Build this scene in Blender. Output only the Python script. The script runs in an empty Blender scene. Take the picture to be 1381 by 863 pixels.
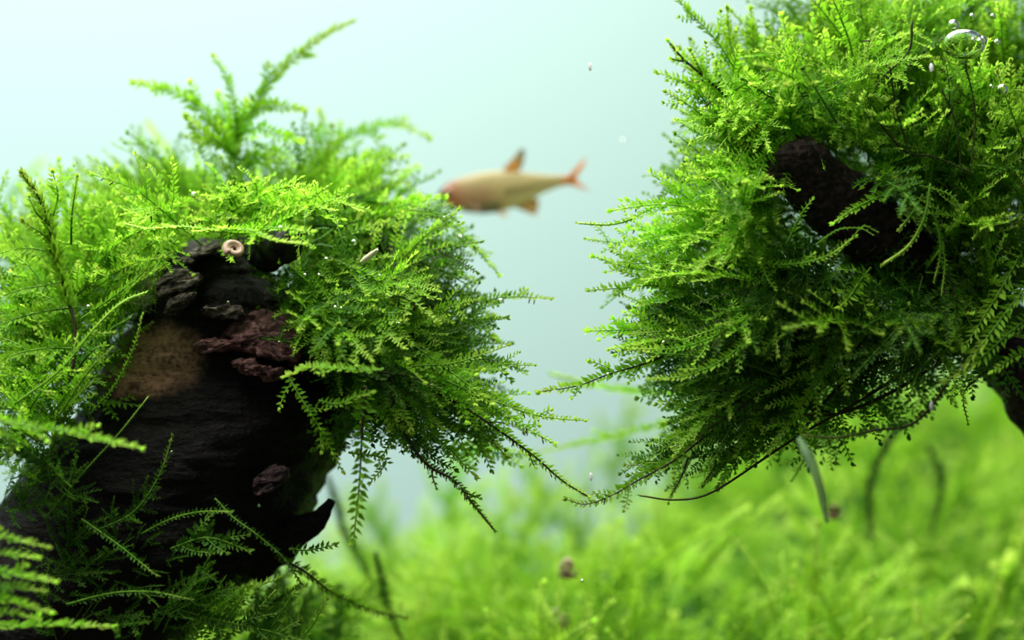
import bpy, bmesh, math, random
import numpy as np
from mathutils import Vector, Matrix, Quaternion, noise as mnoise

# ------------------------------------------------------------------ camera, world, lamps
CM = 0.01                      # everything below is laid out in centimetres, built in metres
FPX, CX, CY = 3600.0, 690.5, 431.5
scene = bpy.context.scene
COL = scene.collection

cam_d = bpy.data.cameras.new('camera')
cam = bpy.data.objects.new('camera', cam_d)
COL.objects.link(cam)
cam.rotation_euler = (math.pi / 2, 0, 0)
cam_d.sensor_width = 36.0
cam_d.lens = 36.0 * FPX / 1381.0
cam_d.clip_start, cam_d.clip_end = 0.01, 20.0
cam_d.dof.use_dof = True
cam_d.dof.focus_distance = 0.292
cam_d.dof.aperture_fstop = 13.5
scene.camera = cam

world = bpy.data.worlds.new('room_light')
scene.world = world
world.use_nodes = True
bg = world.node_tree.nodes['Background']
bg.inputs['Color'].default_value = (0.80, 0.95, 1.0, 1)
bg.inputs['Strength'].default_value = 0.13


def lamp(name, loc, target, sx, sy, watts, color):
    d = bpy.data.lights.new(name, 'AREA')
    d.shape = 'RECTANGLE'
    d.size, d.size_y = sx * CM, sy * CM
    d.energy = watts
    d.color = color
    o = bpy.data.objects.new(name, d)
    COL.objects.link(o)
    o.location = [c * CM for c in loc]
    v = Vector(target) - Vector(loc)
    o.rotation_euler = v.to_track_quat('-Z', 'Y').to_euler()
    return o


# an unseen lamp added behind the rear pane for its gradient, and the tank's own lamp above the water
lamp('added_lamp_behind_pane', (-18, 81, 21), (-14, 60, 9), 20, 12, 1.30, (0.97, 1.0, 0.99))
lamp('tank_lamp_middle', (-5, 36.5, 20), (-1, 34, 0), 40, 18, 2.5, (0.98, 1.0, 0.90))

scene.view_settings.view_transform = 'Standard'
scene.view_settings.look = 'None'
scene.view_settings.gamma = 1.0
scene.view_settings.use_curve_mapping = False
scene.view_settings.exposure = 0.0
scene.cycles.max_bounces = 12
scene.cycles.transmission_bounces = 8
scene.cycles.diffuse_bounces = 8
scene.cycles.sample_clamp_indirect = 4.0

rng = np.random.default_rng(11)
random.seed(5)


def px(x, y, Y):
    """the point (in cm) at depth Y cm that stands at photo position x, y"""
    return np.array([(x - CX) * Y / FPX, Y, -(y - CY) * Y / FPX])


# ------------------------------------------------------------------ materials
def new_mat(name):
    m = bpy.data.materials.new(name)
    m.use_nodes = True
    nt = m.node_tree
    nt.nodes.clear()
    out = nt.nodes.new('ShaderNodeOutputMaterial')
    return m, nt, out


def ramp(nt, stops, interp='LINEAR'):
    r = nt.nodes.new('ShaderNodeValToRGB')
    r.color_ramp.interpolation = interp
    e = r.color_ramp.elements
    while len(e) < len(stops):
        e.new(0.5)
    for k, (p, c) in enumerate(stops):
        e[k].position = p
        e[k].color = (*c, 1)
    return r


def leaf_mat(name, base, mid, tip, rough=0.55, spec=0.22, transl=0.5, ncol=None):
    m, nt, out = new_mat(name)
    N = nt.nodes
    at = N.new('ShaderNodeAttribute'); at.attribute_name = 'tip'
    r = ramp(nt, [(0.0, base), (0.55, mid), (1.0, tip)])
    nt.links.new(at.outputs['Fac'], r.inputs['Fac'])
    oi = N.new('ShaderNodeObjectInfo')
    mr = N.new('ShaderNodeMapRange')
    mr.inputs['To Min'].default_value = 0.72
    mr.inputs['To Max'].default_value = 1.25
    nt.links.new(oi.outputs['Random'], mr.inputs['Value'])
    tc = N.new('ShaderNodeTexCoord')
    nz = N.new('ShaderNodeTexNoise'); nz.inputs['Scale'].default_value = 260.0
    nt.links.new(tc.outputs['Object'], nz.inputs['Vector'])
    hs = N.new('ShaderNodeHueSaturation')
    nt.links.new(r.outputs['Color'], hs.inputs['Color'])
    nt.links.new(mr.outputs['Result'], hs.inputs['Value'])
    mr2 = N.new('ShaderNodeMapRange')
    mr2.inputs['To Min'].default_value = 0.475
    mr2.inputs['To Max'].default_value = 0.525
    nt.links.new(nz.outputs['Fac'], mr2.inputs['Value'])
    nt.links.new(mr2.outputs['Result'], hs.inputs['Hue'])
    pb = N.new('ShaderNodeBsdfPrincipled')
    pb.inputs['Roughness'].default_value = rough
    pb.inputs['Specular IOR Level'].default_value = spec
    nt.links.new(hs.outputs['Color'], pb.inputs['Base Color'])
    tr = N.new('ShaderNodeBsdfTranslucent')
    nt.links.new(hs.outputs['Color'], tr.inputs['Color'])
    mx = N.new('ShaderNodeMixShader'); mx.inputs['Fac'].default_value = transl
    nt.links.new(pb.outputs[0], mx.inputs[1])
    nt.links.new(tr.outputs[0], mx.inputs[2])
    nt.links.new(mx.outputs[0], out.inputs[0])
    return m


LEAF = leaf_mat('moss_leaf', (0.165, 0.42, 0.014), (0.32, 0.66, 0.028), (0.68, 0.92, 0.13))
LEAF_OLD_SHADE = leaf_mat('moss_leaf_older_and_shade', (0.050, 0.16, 0.012), (0.10, 0.27, 0.02), (0.27, 0.48, 0.05))  # dark leaves: older moss, and shade painted into the shaded clumps
LEAF_BACK = leaf_mat('moss_leaf_carpet', (0.09, 0.28, 0.010), (0.40, 0.71, 0.035), (0.74, 0.94, 0.18))
STEM = leaf_mat('moss_stem', (0.14, 0.30, 0.03), (0.24, 0.52, 0.04), (0.60, 0.85, 0.15), transl=0.25)
STEM_BROWN = leaf_mat('moss_stem_brown', (0.035, 0.022, 0.012), (0.07, 0.06, 0.02), (0.16, 0.22, 0.05), transl=0.1)
RHIZOID = leaf_mat('moss_rhizoid', (0.05, 0.025, 0.015), (0.07, 0.035, 0.02), (0.10, 0.05, 0.03), transl=0.1)


def wood_mat(name, dark, light, red, scale=1.0, tan=None):
    m, nt, out = new_mat(name)
    N = nt.nodes
    tc = N.new('ShaderNodeTexCoord')
    mp = N.new('ShaderNodeMapping')
    mp.inputs['Scale'].default_value = (240 * scale, 240 * scale, 1300 * scale)
    nt.links.new(tc.outputs['Object'], mp.inputs['Vector'])
    n1 = N.new('ShaderNodeTexNoise')
    n1.inputs['Scale'].default_value = 1.0
    n1.inputs['Detail'].default_value = 8
    n1.inputs['Roughness'].default_value = 0.65
    n1.inputs['Distortion'].default_value = 0.6
    nt.links.new(mp.outputs[0], n1.inputs['Vector'])
    n2 = N.new('ShaderNodeTexNoise')
    n2.inputs['Scale'].default_value = 1600.0
    n2.inputs['Detail'].default_value = 6
    nt.links.new(tc.outputs['Object'], n2.inputs['Vector'])
    ad = N.new('ShaderNodeMath'); ad.operation = 'MULTIPLY_ADD'
    ad.inputs[1].default_value = 0.55
    nt.links.new(n2.outputs['Fac'], ad.inputs[0])
    sc_ = N.new('ShaderNodeMath'); sc_.operation = 'MULTIPLY'; sc_.inputs[1].default_value = 0.50
    nt.links.new(n1.outputs['Fac'], sc_.inputs[0])
    nt.links.new(sc_.outputs[0], ad.inputs[2])
    r = ramp(nt, [(0.40, dark), (0.53, red), (0.66, light)])
    nt.links.new(ad.outputs[0], r.inputs['Fac'])
    col = r.outputs['Color']
    if tan:
        at = N.new('ShaderNodeAttribute'); at.attribute_name = 'tip'
        r2 = ramp(nt, [(0.40, (tan[0] * .25, tan[1] * .22, tan[2] * .2)), (0.54, tan), (0.66, (tan[0] * 1.4, tan[1] * 1.4, tan[2] * 1.4))])
        nt.links.new(ad.outputs[0], r2.inputs['Fac'])
        mx = N.new('ShaderNodeMixRGB')
        nt.links.new(at.outputs['Fac'], mx.inputs['Fac'])
        nt.links.new(col, mx.inputs[1])
        nt.links.new(r2.outputs['Color'], mx.inputs[2])
        col = mx.outputs[0]
    pb = N.new('ShaderNodeBsdfPrincipled')
    pb.inputs['Roughness'].default_value = 0.6
    pb.inputs['Specular IOR Level'].default_value = 0.25
    nt.links.new(col, pb.inputs['Base Color'])
    bp = N.new('ShaderNodeBump')
    bp.inputs['Strength'].default_value = 0.8
    bp.inputs['Distance'].default_value = 0.0012
    nt.links.new(ad.outputs[0], bp.inputs['Height'])
    nt.links.new(bp.outputs[0], pb.inputs['Normal'])
    nt.links.new(pb.outputs[0], out.inputs[0])
    return m


WOOD = wood_mat('dark_driftwood', (0.003, 0.0025, 0.003), (0.018, 0.011, 0.011), (0.007, 0.0045, 0.005), tan=(0.46, 0.235, 0.15))
BARK = wood_mat('red_brown_bark', (0.020, 0.009, 0.009), (0.42, 0.22, 0.20), (0.19, 0.075, 0.075), 1.4)
FLAKE = wood_mat('grey_brown_flake', (0.012, 0.010, 0.009), (0.26, 0.21, 0.16), (0.07, 0.05, 0.04), 1.6)
WOOD_R = wood_mat('purple_brown_driftwood', (0.012, 0.008, 0.010), (0.13, 0.075, 0.08), (0.05, 0.026, 0.03), 1.0)


def simple_mat(name, color, rough=0.6, spec=0.3, noise_scale=None, color2=None, transl=0.0, alpha_tr=0.0):
    m, nt, out = new_mat(name)
    N = nt.nodes
    pb = N.new('ShaderNodeBsdfPrincipled')
    pb.inputs['Base Color'].default_value = (*color, 1)
    pb.inputs['Roughness'].default_value = rough
    pb.inputs['Specular IOR Level'].default_value = spec
    if noise_scale:
        tc = N.new('ShaderNodeTexCoord')
        nz = N.new('ShaderNodeTexNoise'); nz.inputs['Scale'].default_value = noise_scale
        nz.inputs['Detail'].default_value = 5
        nt.links.new(tc.outputs['Object'], nz.inputs['Vector'])
        r = ramp(nt, [(0.35, color), (0.65, color2)])
        nt.links.new(nz.outputs['Fac'], r.inputs['Fac'])
        nt.links.new(r.outputs['Color'], pb.inputs['Base Color'])
    last = pb.outputs[0]
    if transl:
        tr = N.new('ShaderNodeBsdfTranslucent'); tr.inputs['Color'].default_value = (*color, 1)
        mx = N.new('ShaderNodeMixShader'); mx.inputs['Fac'].default_value = transl
        nt.links.new(last, mx.inputs[1]); nt.links.new(tr.outputs[0], mx.inputs[2])
        last = mx.outputs[0]
    if alpha_tr:
        tr = N.new('ShaderNodeBsdfTransparent')
        mx = N.new('ShaderNodeMixShader'); mx.inputs['Fac'].default_value = alpha_tr
        nt.links.new(last, mx.inputs[1]); nt.links.new(tr.outputs[0], mx.inputs[2])
        last = mx.outputs[0]
    nt.links.new(last, out.inputs[0])
    return m


WALL = simple_mat('aqua_rear_light_diffuser', (0.66, 0.90, 0.85), 0.9, 0.1, transl=.65)  # frosting added so the unseen lamp behind it shapes the backdrop gradient
SAND = simple_mat('dark_substrate', (0.03, 0.035, 0.02), 0.9, 0.1, 300.0, (0.07, 0.06, 0.04))
MOUND = simple_mat('mossy_ground', (0.02, 0.06, 0.010), 0.9, 0.1, 120.0, (0.04, 0.12, 0.015))
SHELL = simple_mat('snail_shell_tan', (0.55, 0.34, 0.22), 0.3, 0.5, 700.0, (0.72, 0.52, 0.40), transl=0.2)
SHELL_PALE = simple_mat('snail_shell_pale', (0.88, 0.62, 0.52), 0.35, 0.5, 500.0, (0.92, 0.76, 0.68), transl=0.2)
SHELL_BROWN = simple_mat('snail_shell_brown', (0.10, 0.035, 0.02), 0.35, 0.5, 500.0, (0.28, 0.12, 0.07))
SNAIL_SKIN = simple_mat('snail_skin', (0.30, 0.17, 0.12), 0.5, 0.4, 600.0, (0.40, 0.25, 0.18), transl=0.3)
SPLINTER = simple_mat('bleached_wood', (0.72, 0.58, 0.38), 0.6, 0.2, 400.0, (0.85, 0.74, 0.55))
WHITE_GLINT = simple_mat('white_glint', (0.95, 0.95, 0.97), 0.4, 0.5, transl=.6)  # white colour standing for highlights
THREAD = simple_mat('thread_algae', (0.22, 0.50, 0.10), 0.5, 0.3, transl=0.3)
THREAD_GREY = simple_mat('grey_green_filament', (0.22, 0.38, 0.18), 0.6, 0.2, transl=0.3, alpha_tr=0.35)
FUZZ = simple_mat('pale_algae_fuzz', (0.45, 0.52, 0.25), 0.7, 0.2, transl=0.4)
CAVITY = simple_mat('wet_black_wood', (0.004, 0.004, 0.005), 0.5, 0.2, 300.0, (0.012, 0.011, 0.012))


def bubble_mat(name, ior):
    m, nt, out = new_mat(name)
    g = nt.nodes.new('ShaderNodeBsdfGlass')
    g.inputs['IOR'].default_value = ior
    g.inputs['Roughness'].default_value = 0.0
    nt.links.new(g.outputs[0], out.inputs[0])
    return m


BUBBLE = bubble_mat('air_bubble', 0.75)
BUBBLE_THIN = bubble_mat('large_air_bubble', 0.90)

# ------------------------------------------------------------------ mesh helpers (arrays in cm)
def mesh_from(name, V, F, mats, mi=None, tip=None, smooth=False):
    me = bpy.data.meshes.new(name)
    V = np.asarray(V, dtype=np.float32) * CM
    F = np.asarray(F, dtype=np.int32)
    me.vertices.add(len(V)); me.vertices.foreach_set('co', V.ravel())
    me.loops.add(F.size); me.loops.foreach_set('vertex_index', F.ravel())
    me.polygons.add(len(F))
    k = F.shape[1]
    me.polygons.foreach_set('loop_start', np.arange(0, F.size, k, dtype=np.int32))
    me.polygons.foreach_set('loop_total', np.full(len(F), k, dtype=np.int32))
    for m in mats:
        me.materials.append(m)
    if mi is not None:
        me.polygons.foreach_set('material_index', np.asarray(mi, dtype=np.int32))
    if smooth:
        me.polygons.foreach_set('use_smooth', np.ones(len(F), dtype=bool))
    if tip is not None:
        a = me.attributes.new('tip', 'FLOAT', 'POINT')
        a.data.foreach_set('value', np.asarray(tip, dtype=np.float32))
    me.update(calc_edges=True)
    return me


def link(name, me, parent=None, loc=None):
    o = bpy.data.objects.new(name, me)
    COL.objects.link(o)
    if parent is not None:
        o.parent = parent
    if loc is not None:
        o.location = [c * CM for c in loc]
    return o


def tag(o, label=None, cat=None, group=None, kind=None):
    if label: o['label'] = label
    if cat: o['category'] = cat
    if group: o['group'] = group
    if kind: o['kind'] = kind
    return o


def thing(name, label, cat, loc=(0, 0, 0), group=None):
    o = bpy.data.objects.new(name, None)
    o.empty_display_size = 0.005
    COL.objects.link(o)
    o.location = [c * CM for c in loc]
    return tag(o, label, cat, group)


def unit(v):
    n = np.linalg.norm(v, axis=-1, keepdims=True)
    return v / np.maximum(n, 1e-9)


def spline(pts, n):
    """Catmull-Rom through pts, n points evenly spaced along its length"""
    p = np.asarray(pts, float)
    if len(p) == 2:
        p = np.array([p[0], (p[0] + p[1]) / 2, p[1]])
    q = np.vstack([2 * p[0] - p[1], p, 2 * p[-1] - p[-2]])
    out = []
    for i in range(1, len(q) - 2):
        t = np.linspace(0, 1, 24, endpoint=False)[:, None]
        a, b, c, d = q[i - 1], q[i], q[i + 1], q[i + 2]
        out.append(0.5 * (2 * b + (c - a) * t + (2 * a - 5 * b + 4 * c - d) * t ** 2 + (3 * b - a - 3 * c + d) * t ** 3))
    out.append(p[-1:])
    c = np.vstack(out)
    s = np.concatenate([[0], np.cumsum(np.linalg.norm(np.diff(c, axis=0), axis=1))])
    u = np.linspace(0, s[-1], n)
    return np.stack([np.interp(u, s, c[:, k]) for k in range(3)], 1), s[-1]


class Geo:
    """collects triangles: vertices, faces, material slots, tip values"""
    def __init__(self):
        self.v, self.f, self.m, self.t, self.n = [], [], [], [], 0

    def add(self, v, f, m, t):
        self.v.append(v); self.f.append(f + self.n)
        self.m.append(np.full(len(f), m)); self.t.append(t)
        self.n += len(v)

    def arrays(self):
        return np.vstack(self.v), np.vstack(self.f), np.concatenate(self.m), np.concatenate(self.t)


def tube(geo, c, r, mat, tip, sides=4):
    n = len(c)
    T = unit(np.gradient(c, axis=0))
    up = np.array([0.13, -0.9, 0.31])
    A = unit(np.cross(T, up)); B = np.cross(T, A)
    a = np.arange(sides) * 2 * math.pi / sides
    r = np.broadcast_to(np.asarray(r, float), (n,))
    V = c[:, None, :] + r[:, None, None] * (np.cos(a)[None, :, None] * A[:, None, :] + np.sin(a)[None, :, None] * B[:, None, :])
    V = V.reshape(-1, 3)
    F = []
    for i in range(n - 1):
        for k in range(sides):
            p, q = i * sides + k, i * sides + (k + 1) % sides
            F += [(p, q, q + sides), (p, q + sides, p + sides)]
    for k in range(1, sides - 1):
        F.append((0, k + 1, k)); b = (n - 1) * sides; F.append((b, b + k, b + k + 1))
    geo.add(V, np.array(F), mat, np.repeat(np.broadcast_to(tip, (n,)), sides))


LEAF_F = np.array([[0, 3, 2], [0, 2, 1], [3, 4, 2], [2, 4, 1]])
LEAF_F2 = np.array([[0, 2, 1], [0, 3, 2]])


def leaves(geo, P, D, Nn, L, W, tip, mat, fold=0.22, curl=0.25, lite=False):
    """one pointed leaf at each P along D, its face towards Nn"""
    S = unit(np.cross(D, Nn)); Nn = np.cross(S, D)
    L = L[:, None]; W = W[:, None]
    n = len(P)
    if lite:
        V = np.stack([P, P + D * L * .45 + S * W, P + D * L + Nn * L * curl * .6, P + D * L * .45 - S * W], 1)
        F = (LEAF_F2[None] + (np.arange(n) * 4)[:, None, None]).reshape(-1, 3)
        t = np.repeat(tip, 4)
    else:
        mid = P + D * L * .42 - Nn * W * fold
        V = np.stack([P, P + D * L * .40 + S * W + Nn * W * fold, mid, P + D * L * .40 - S * W + Nn * W * fold,
                      P + D * L + Nn * L * curl], 1)
        F = (LEAF_F[None] + (np.arange(n) * 5)[:, None, None]).reshape(-1, 3)
        t = np.repeat(tip, 5)
    geo.add(V.reshape(-1, 3), F, mat, t)


def clothe(geo, c, length, N0, rg, leaf=0.095, spacing=0.045, ang=58, mat=1, bare=0.0, lite=False, tip0=0.15, tip1=0.95, dorsal=0.35, wr=0.26, taper=True):
    """two rows of leaves along the stem c, some on its upper side, a bud at its end"""
    n = max(4, int(length / spacing))
    s = np.linspace(bare, 1.0, n)
    u = s * (len(c) - 1)
    P = np.stack([np.interp(u, np.arange(len(c)), c[:, k]) for k in range(3)], 1)
    T = unit(np.gradient(P, axis=0))
    N = unit(N0 - (T * N0).sum(1, keepdims=True) * T)
    S = np.cross(N, T)
    for side in (-1, 1, 0):
        if side == 0 and dorsal <= 0:
            continue
        k = n if side else max(2, int(n * dorsal))
        idx = np.arange(n) if side else rg.choice(n, k, replace=False)
        jit = rg.normal(0, 1, (k, 3)) * 0.11
        a = np.radians(ang + rg.normal(0, 9, k) - 26 * s[idx] ** 6)[:, None]
        if side:
            lift = rg.normal(0.08, 0.16, k)[:, None]
            D = unit(T[idx] * np.cos(a) + side * S[idx] * np.sin(a) + N[idx] * lift + jit * .6)
        else:
            D = unit(T[idx] * 0.9 + N[idx] * 0.6 + S[idx] * rg.normal(0, .35, k)[:, None] + jit * .6)
        env = (1 - 0.45 * s[idx] ** 5) * np.minimum(1, .55 + s[idx] * 4 + bare * 9) if taper else np.ones(k)
        L = leaf * env * rg.uniform(.78, 1.18, k)
        tv = np.clip(tip0 + (tip1 - tip0) * s[idx] ** 2.2 + rg.normal(0, .07, k), 0, 1)
        off = spacing * .5 * (side == 1)
        leaves(geo, P[idx] + T[idx] * off, D, unit(N[idx] + jit * 1.6 + T[idx] * .25), L, L * wr * rg.uniform(.8, 1.2, k), tv, mat, lite=lite)
    # closed bud of small leaves at the growing end
    k = 5
    jit = rg.normal(0, .22, (k, 3))
    L = leaf * rg.uniform(.5, .8, k)
    leaves(geo, np.repeat(P[-1:], k, 0), unit(T[-1] + jit), unit(N[-1] + jit * 2), L, L * .3, np.full(k, min(1, tip1 + .05)), mat, lite=lite)


def build_frond(ctrl, N0, rg, leaf=0.095, spacing=0.045, r0=0.014, r1=0.006, branches=0, blen=0.5, bang=50, bare=0.0, ang=58,
                lite=False, tip0=0.15, tip1=0.95, rhizoids=0, dorsal=.35, stem_geo=None, leaf_geo=None, wr=.21, droop=0.0):
    """a moss frond: stem and side branchlets into stem_geo (slot 0), leaves into leaf_geo"""
    sg = stem_geo; lg = leaf_geo
    c, length = spline(ctrl, max(8, int(12 + 4 * len(ctrl))))
    n = len(c)
    s = np.linspace(0, 1, n)
    tube(sg, c, r0 + (r1 - r0) * s, 0, np.clip(tip0 * .6 + (tip1 - tip0 * .6) * s ** 2, 0, 1), 3 if lite else 4)
    clothe(lg, c, length, N0, rg, leaf, spacing, ang, bare=bare, lite=lite, tip0=tip0, tip1=tip1, dorsal=dorsal, wr=wr, mat=lg.leafslot)
    T = unit(np.gradient(c, axis=0))
    N = unit(N0 - (T * N0).sum(1, keepdims=True) * T)
    S = np.cross(N, T)
    for b in range(branches):
        f = (b + .6 + rg.uniform(-.25, .25)) / (branches + .6)
        f = bare + (0.93 - bare) * np.clip(f, 0, 1)
        i = int(f * (n - 1))
        side = 1 if b % 2 else -1
        a = math.radians(bang + rg.normal(0, 9))
        d = T[i] * math.cos(a) + side * S[i] * math.sin(a) + N[i] * rg.normal(.08, .2)
        l = blen * (1.0 - .72 * f) * rg.uniform(.65, 1.2)
        p0 = c[i]
        bend = T[i] * .25 * l + np.array([0, 0, -droop * l])
        cc, ll = spline([p0, p0 + d * l * .5, p0 + d * l + bend], 6)
        ti = tip0 + (tip1 - tip0) * f * .5
        tube(sg, cc, np.linspace(r1 * 1.1, r1 * .7, 6), 0, np.linspace(ti, tip1, 6), 3)
        clothe(lg, cc, ll, unit(N[i] + rg.normal(0, .18, 3)), rg, leaf * .84, spacing * .95, ang, mat=lg.leafslot, lite=lite, tip0=ti, tip1=tip1 * .97, dorsal=dorsal * .5, wr=wr)
    for b in range(rhizoids):
        i = int(rg.uniform(.25, .95) * (n - 1))
        h = rg.uniform(.05, .085)
        d = np.array([rg.normal(0, .2), rg.normal(0, .3), -1.0])
        cc, ll = spline([c[i], c[i] + d * h * .5, c[i] + d * h], 3)
        tube(sg, cc, np.array([.010, .010, .006]), sg.rhizslot, np.array([.1, .3, .6]), 3)


def geo_new(leafslot=0, rhizslot=1):
    g = Geo(); g.leafslot = leafslot; g.rhizslot = rhizslot
    return g


# ---- frond stock, shared by the many fronds of a clump: local +X is the stem, +Z the face
STOCK = {}


def stock(kind, old_shade=False):
    key = (kind, old_shade)
    if key in STOCK:
        return STOCK[key]
    length = {'short': 0.95, 'mid': 1.6, 'long': 2.5, 'twig': 1.3, 'far': 2.2}[kind]
    out = []
    for v in range(9):
        rg = np.random.default_rng(100 + v + 31 * len(STOCK))
        sway = rg.uniform(-.22, .22) * length
        dr = rg.uniform(-.02, .20) * length
        ctrl = [(0, 0, 0), (length * .35, sway * .3, dr * .25), (length * .7, sway * .8, dr * .15), (length, sway, -dr * .6)]
        g = geo_new(1, 2)
        kw = dict(short=dict(branches=3, blen=.42), mid=dict(branches=7, blen=.66), long=dict(branches=11, blen=.85),
                  twig=dict(branches=0), far=dict(branches=5, blen=1.0))[kind]
        lf = rg.uniform(.085, .112) * (1.25 if kind == 'twig' else 1) * (1.25 if kind == 'far' else 1)
        build_frond(ctrl, np.array([0, 0, 1.0]), rg, leaf=lf, spacing=.046 if kind != 'far' else .055, stem_geo=g, leaf_geo=g,
                    tip0=.05 if old_shade else .18, tip1=.7 if old_shade else .95, lite=kind == 'far', wr=rg.uniform(.17, .23),
                    rhizoids=3 if kind in ('mid', 'long') else 0, bare=rg.uniform(0, .12), **kw)
        V, F, M, t = g.arrays()
        mats = [STEM_BROWN if (old_shade and v % 3 == 0) else STEM, LEAF_OLD_SHADE if old_shade else (LEAF_BACK if kind == 'far' else LEAF), RHIZOID]
        out.append((mesh_from('frond_' + kind, V, F, mats, M, t), length, (V, F, M, t)))
    STOCK[key] = out
    return out


def orient(X, Z):
    X = X / np.linalg.norm(X)
    Z = Z - X * (X @ Z)
    if np.linalg.norm(Z) < 1e-3:
        Z = np.array([0, -1., 0.2]); Z = Z - X * (X @ Z)
    Z = Z / np.linalg.norm(Z)
    return np.stack([X, np.cross(Z, X), Z], 1)


STUMP_VIEW = [(198, 402), (212, 368), (255, 338), (300, 330), (345, 342), (372, 300), (412, 305), (408, 350), (392, 400), (412, 480), (445, 520), (478, 560), (464, 610), (442, 650), (432, 720),
              (380, 750), (330, 700), (230, 640), (120, 620), (112, 570), (140, 520), (150, 455)]
BRANCH_VIEW = [(1026, 210), (1036, 188), (1075, 172), (1122, 184), (1172, 240), (1220, 276), (1268, 326), (1262, 388), (1215, 402), (1175, 368), (1140, 320), (1070, 272), (1034, 240)]
SPLINTER_VIEW = [(470, 318), (512, 315), (520, 360), (505, 378), (480, 362)]


def inside(poly, x, y):
    c = False
    for i in range(len(poly)):
        (x0, y0), (x1, y1) = poly[i - 1], poly[i]
        if (y0 > y) != (y1 > y) and x < (x1 - x0) * (y - y0) / (y1 - y0) + x0:
            c = not c
    return c


def bares_wood(b, t):
    """True where a frond would grow over the wood that stands bare"""
    for f in (.25, .5, .75, 1.0):
        p = b + (t - b) * f
        x, y = p[0] * FPX / p[1] + CX, -p[2] * FPX / p[1] + CY
        if p[1] < 30.6 and (inside(STUMP_VIEW, x, y) or inside(BRANCH_VIEW, x, y)):
            return True
        if p[1] < 30.6 and inside(SPLINTER_VIEW, x, y):
            return True
    return False


def spread(clump, sprays, root, old_shade=0.0, filler=None, face=(0, -.75, .65), kinds=None, yj=.5, seed=1, nmax=300, bare_ok=False, dens=1.0, size=1.0):
    """fronds of one clump; each spray: base x,y,Y  tip x,y,Y  count, base jitter, tip jitter (photo px)"""
    rg = np.random.default_rng(seed)
    root = np.asarray(root, float)
    todo = []
    for (bx, by, bY, tx, ty, tY, n, bj, tj) in sprays:
        for _ in range(max(1, int(round(n * dens)))):
            dY = rg.normal(0, yj)
            b = px(bx + rg.normal(0, bj), by + rg.normal(0, bj), bY + dY)
            t = px(tx + rg.normal(0, tj), ty + rg.normal(0, tj), tY + dY + rg.normal(0, yj * .7))
            t = b + (t - b) * rg.uniform(.7, 1.28)
            if not bare_ok and bares_wood(b, t):
                continue
            todo.append((b, t))
    rg.shuffle(todo)
    fill = []
    for i, (b, t) in enumerate(todo):
        L = np.linalg.norm(t - b)
        kd = kinds or ('short' if L < 1.15 else 'mid' if L < 2.0 else 'long')
        is_old_shade = rg.random() < old_shade
        me, l0, arr = stock(kd, is_old_shade)[rg.integers(9)]
        sc = np.clip(L / l0, .7, 1.35)
        sc *= size
        R = orient(t - b, np.asarray(face) + rg.normal(0, .42, 3))
        if i < nmax:
            o = link('frond', me, clump)
            M4 = Matrix([[*(R[r] * sc), (b[r] - root[r]) * CM] for r in range(3)] + [[0, 0, 0, 1]])
            o.matrix_local = M4
        else:
            fill.append((b, R, sc, kd, is_old_shade))
    return fill


def filler_part(clump, root, blobs, n, seed, old_shade=True, size=(.6, 1.0)):
    """dense short growth deep in the clump, one joined part: blobs are (x, y, Y, rx px, ry px, rY cm)"""
    rg = np.random.default_rng(seed)
    st = stock('short', old_shade)
    lite = []
    for v in range(6):
        g = geo_new(1, 2)
        r2 = np.random.default_rng(700 + v)
        L = 1.0
        build_frond([(0, 0, 0), (.5, r2.normal(0, .1), .08), (L, r2.normal(0, .15), -.05)], np.array([0, 0, 1.]), r2, leaf=.11, spacing=.062,
                    stem_geo=g, leaf_geo=g, lite=True, branches=5, blen=.45, tip0=.1, tip1=.6, dorsal=0)
        lite.append(g.arrays())
    VV, FF, MM, TT, off = [], [], [], [], 0
    w = np.array([b[3] * b[4] for b in blobs], float); w /= w.sum()
    for i in range(n):
        b = blobs[rg.choice(len(blobs), p=w)]
        d = rg.normal(0, .5, 3); d = d if np.linalg.norm(d) < 1 else d / np.linalg.norm(d)
        p = px(b[0] + d[0] * b[3], b[1] + d[1] * b[4], b[2] + d[2] * b[5])
        if bares_wood(p, p):
            continue
        out = np.array([d[0], d[2] * .7 - .25, -d[1] + .1]) + rg.normal(0, .45, 3)
        R = orient(out, np.array([0, -.6, .8]) + rg.normal(0, .5, 3)) * rg.uniform(*size)
        V, F, M, T = lite[rg.integers(6)]
        VV.append(V @ R.T + (p - root)); FF.append(F + off); MM.append(M); TT.append(np.clip(T + rg.uniform(-.25, .15), 0, 1)); off += len(V)
    me = mesh_from('foliage', np.vstack(VV), np.vstack(FF), [STEM, LEAF_OLD_SHADE if old_shade else LEAF, RHIZOID], np.concatenate(MM), np.concatenate(TT))
    o = link('foliage', me, clump)
    tag(o, kind='stuff')
    return o


def hero(clump, root, pts, seed=0, label=None, face=(0, -.95, .3), stem=None, leafm=None, **kw):
    """one frond traced point by point: (x, y, Y) list; a stem with its leaves as a part of it"""
    rg = np.random.default_rng(1000 + seed)
    ctrl = np.array([px(*p) for p in pts])
    sg, lg = geo_new(0, 1), geo_new(0, 1)
    build_frond(ctrl - root, np.asarray(face, float), rg, stem_geo=sg, leaf_geo=lg, **kw)
    V, F, M, t = sg.arrays()
    o = link('frond', mesh_from('frond_stem', V, F, [stem or STEM, RHIZOID], M, t, True), clump)
    V, F, M, t = lg.arrays()
    lv = link('leaves', mesh_from('frond_leaves', V, F, [leafm or LEAF], M, t), o)
    tag(lv, kind='stuff')
    if label: o['label'] = label
    return o
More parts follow.
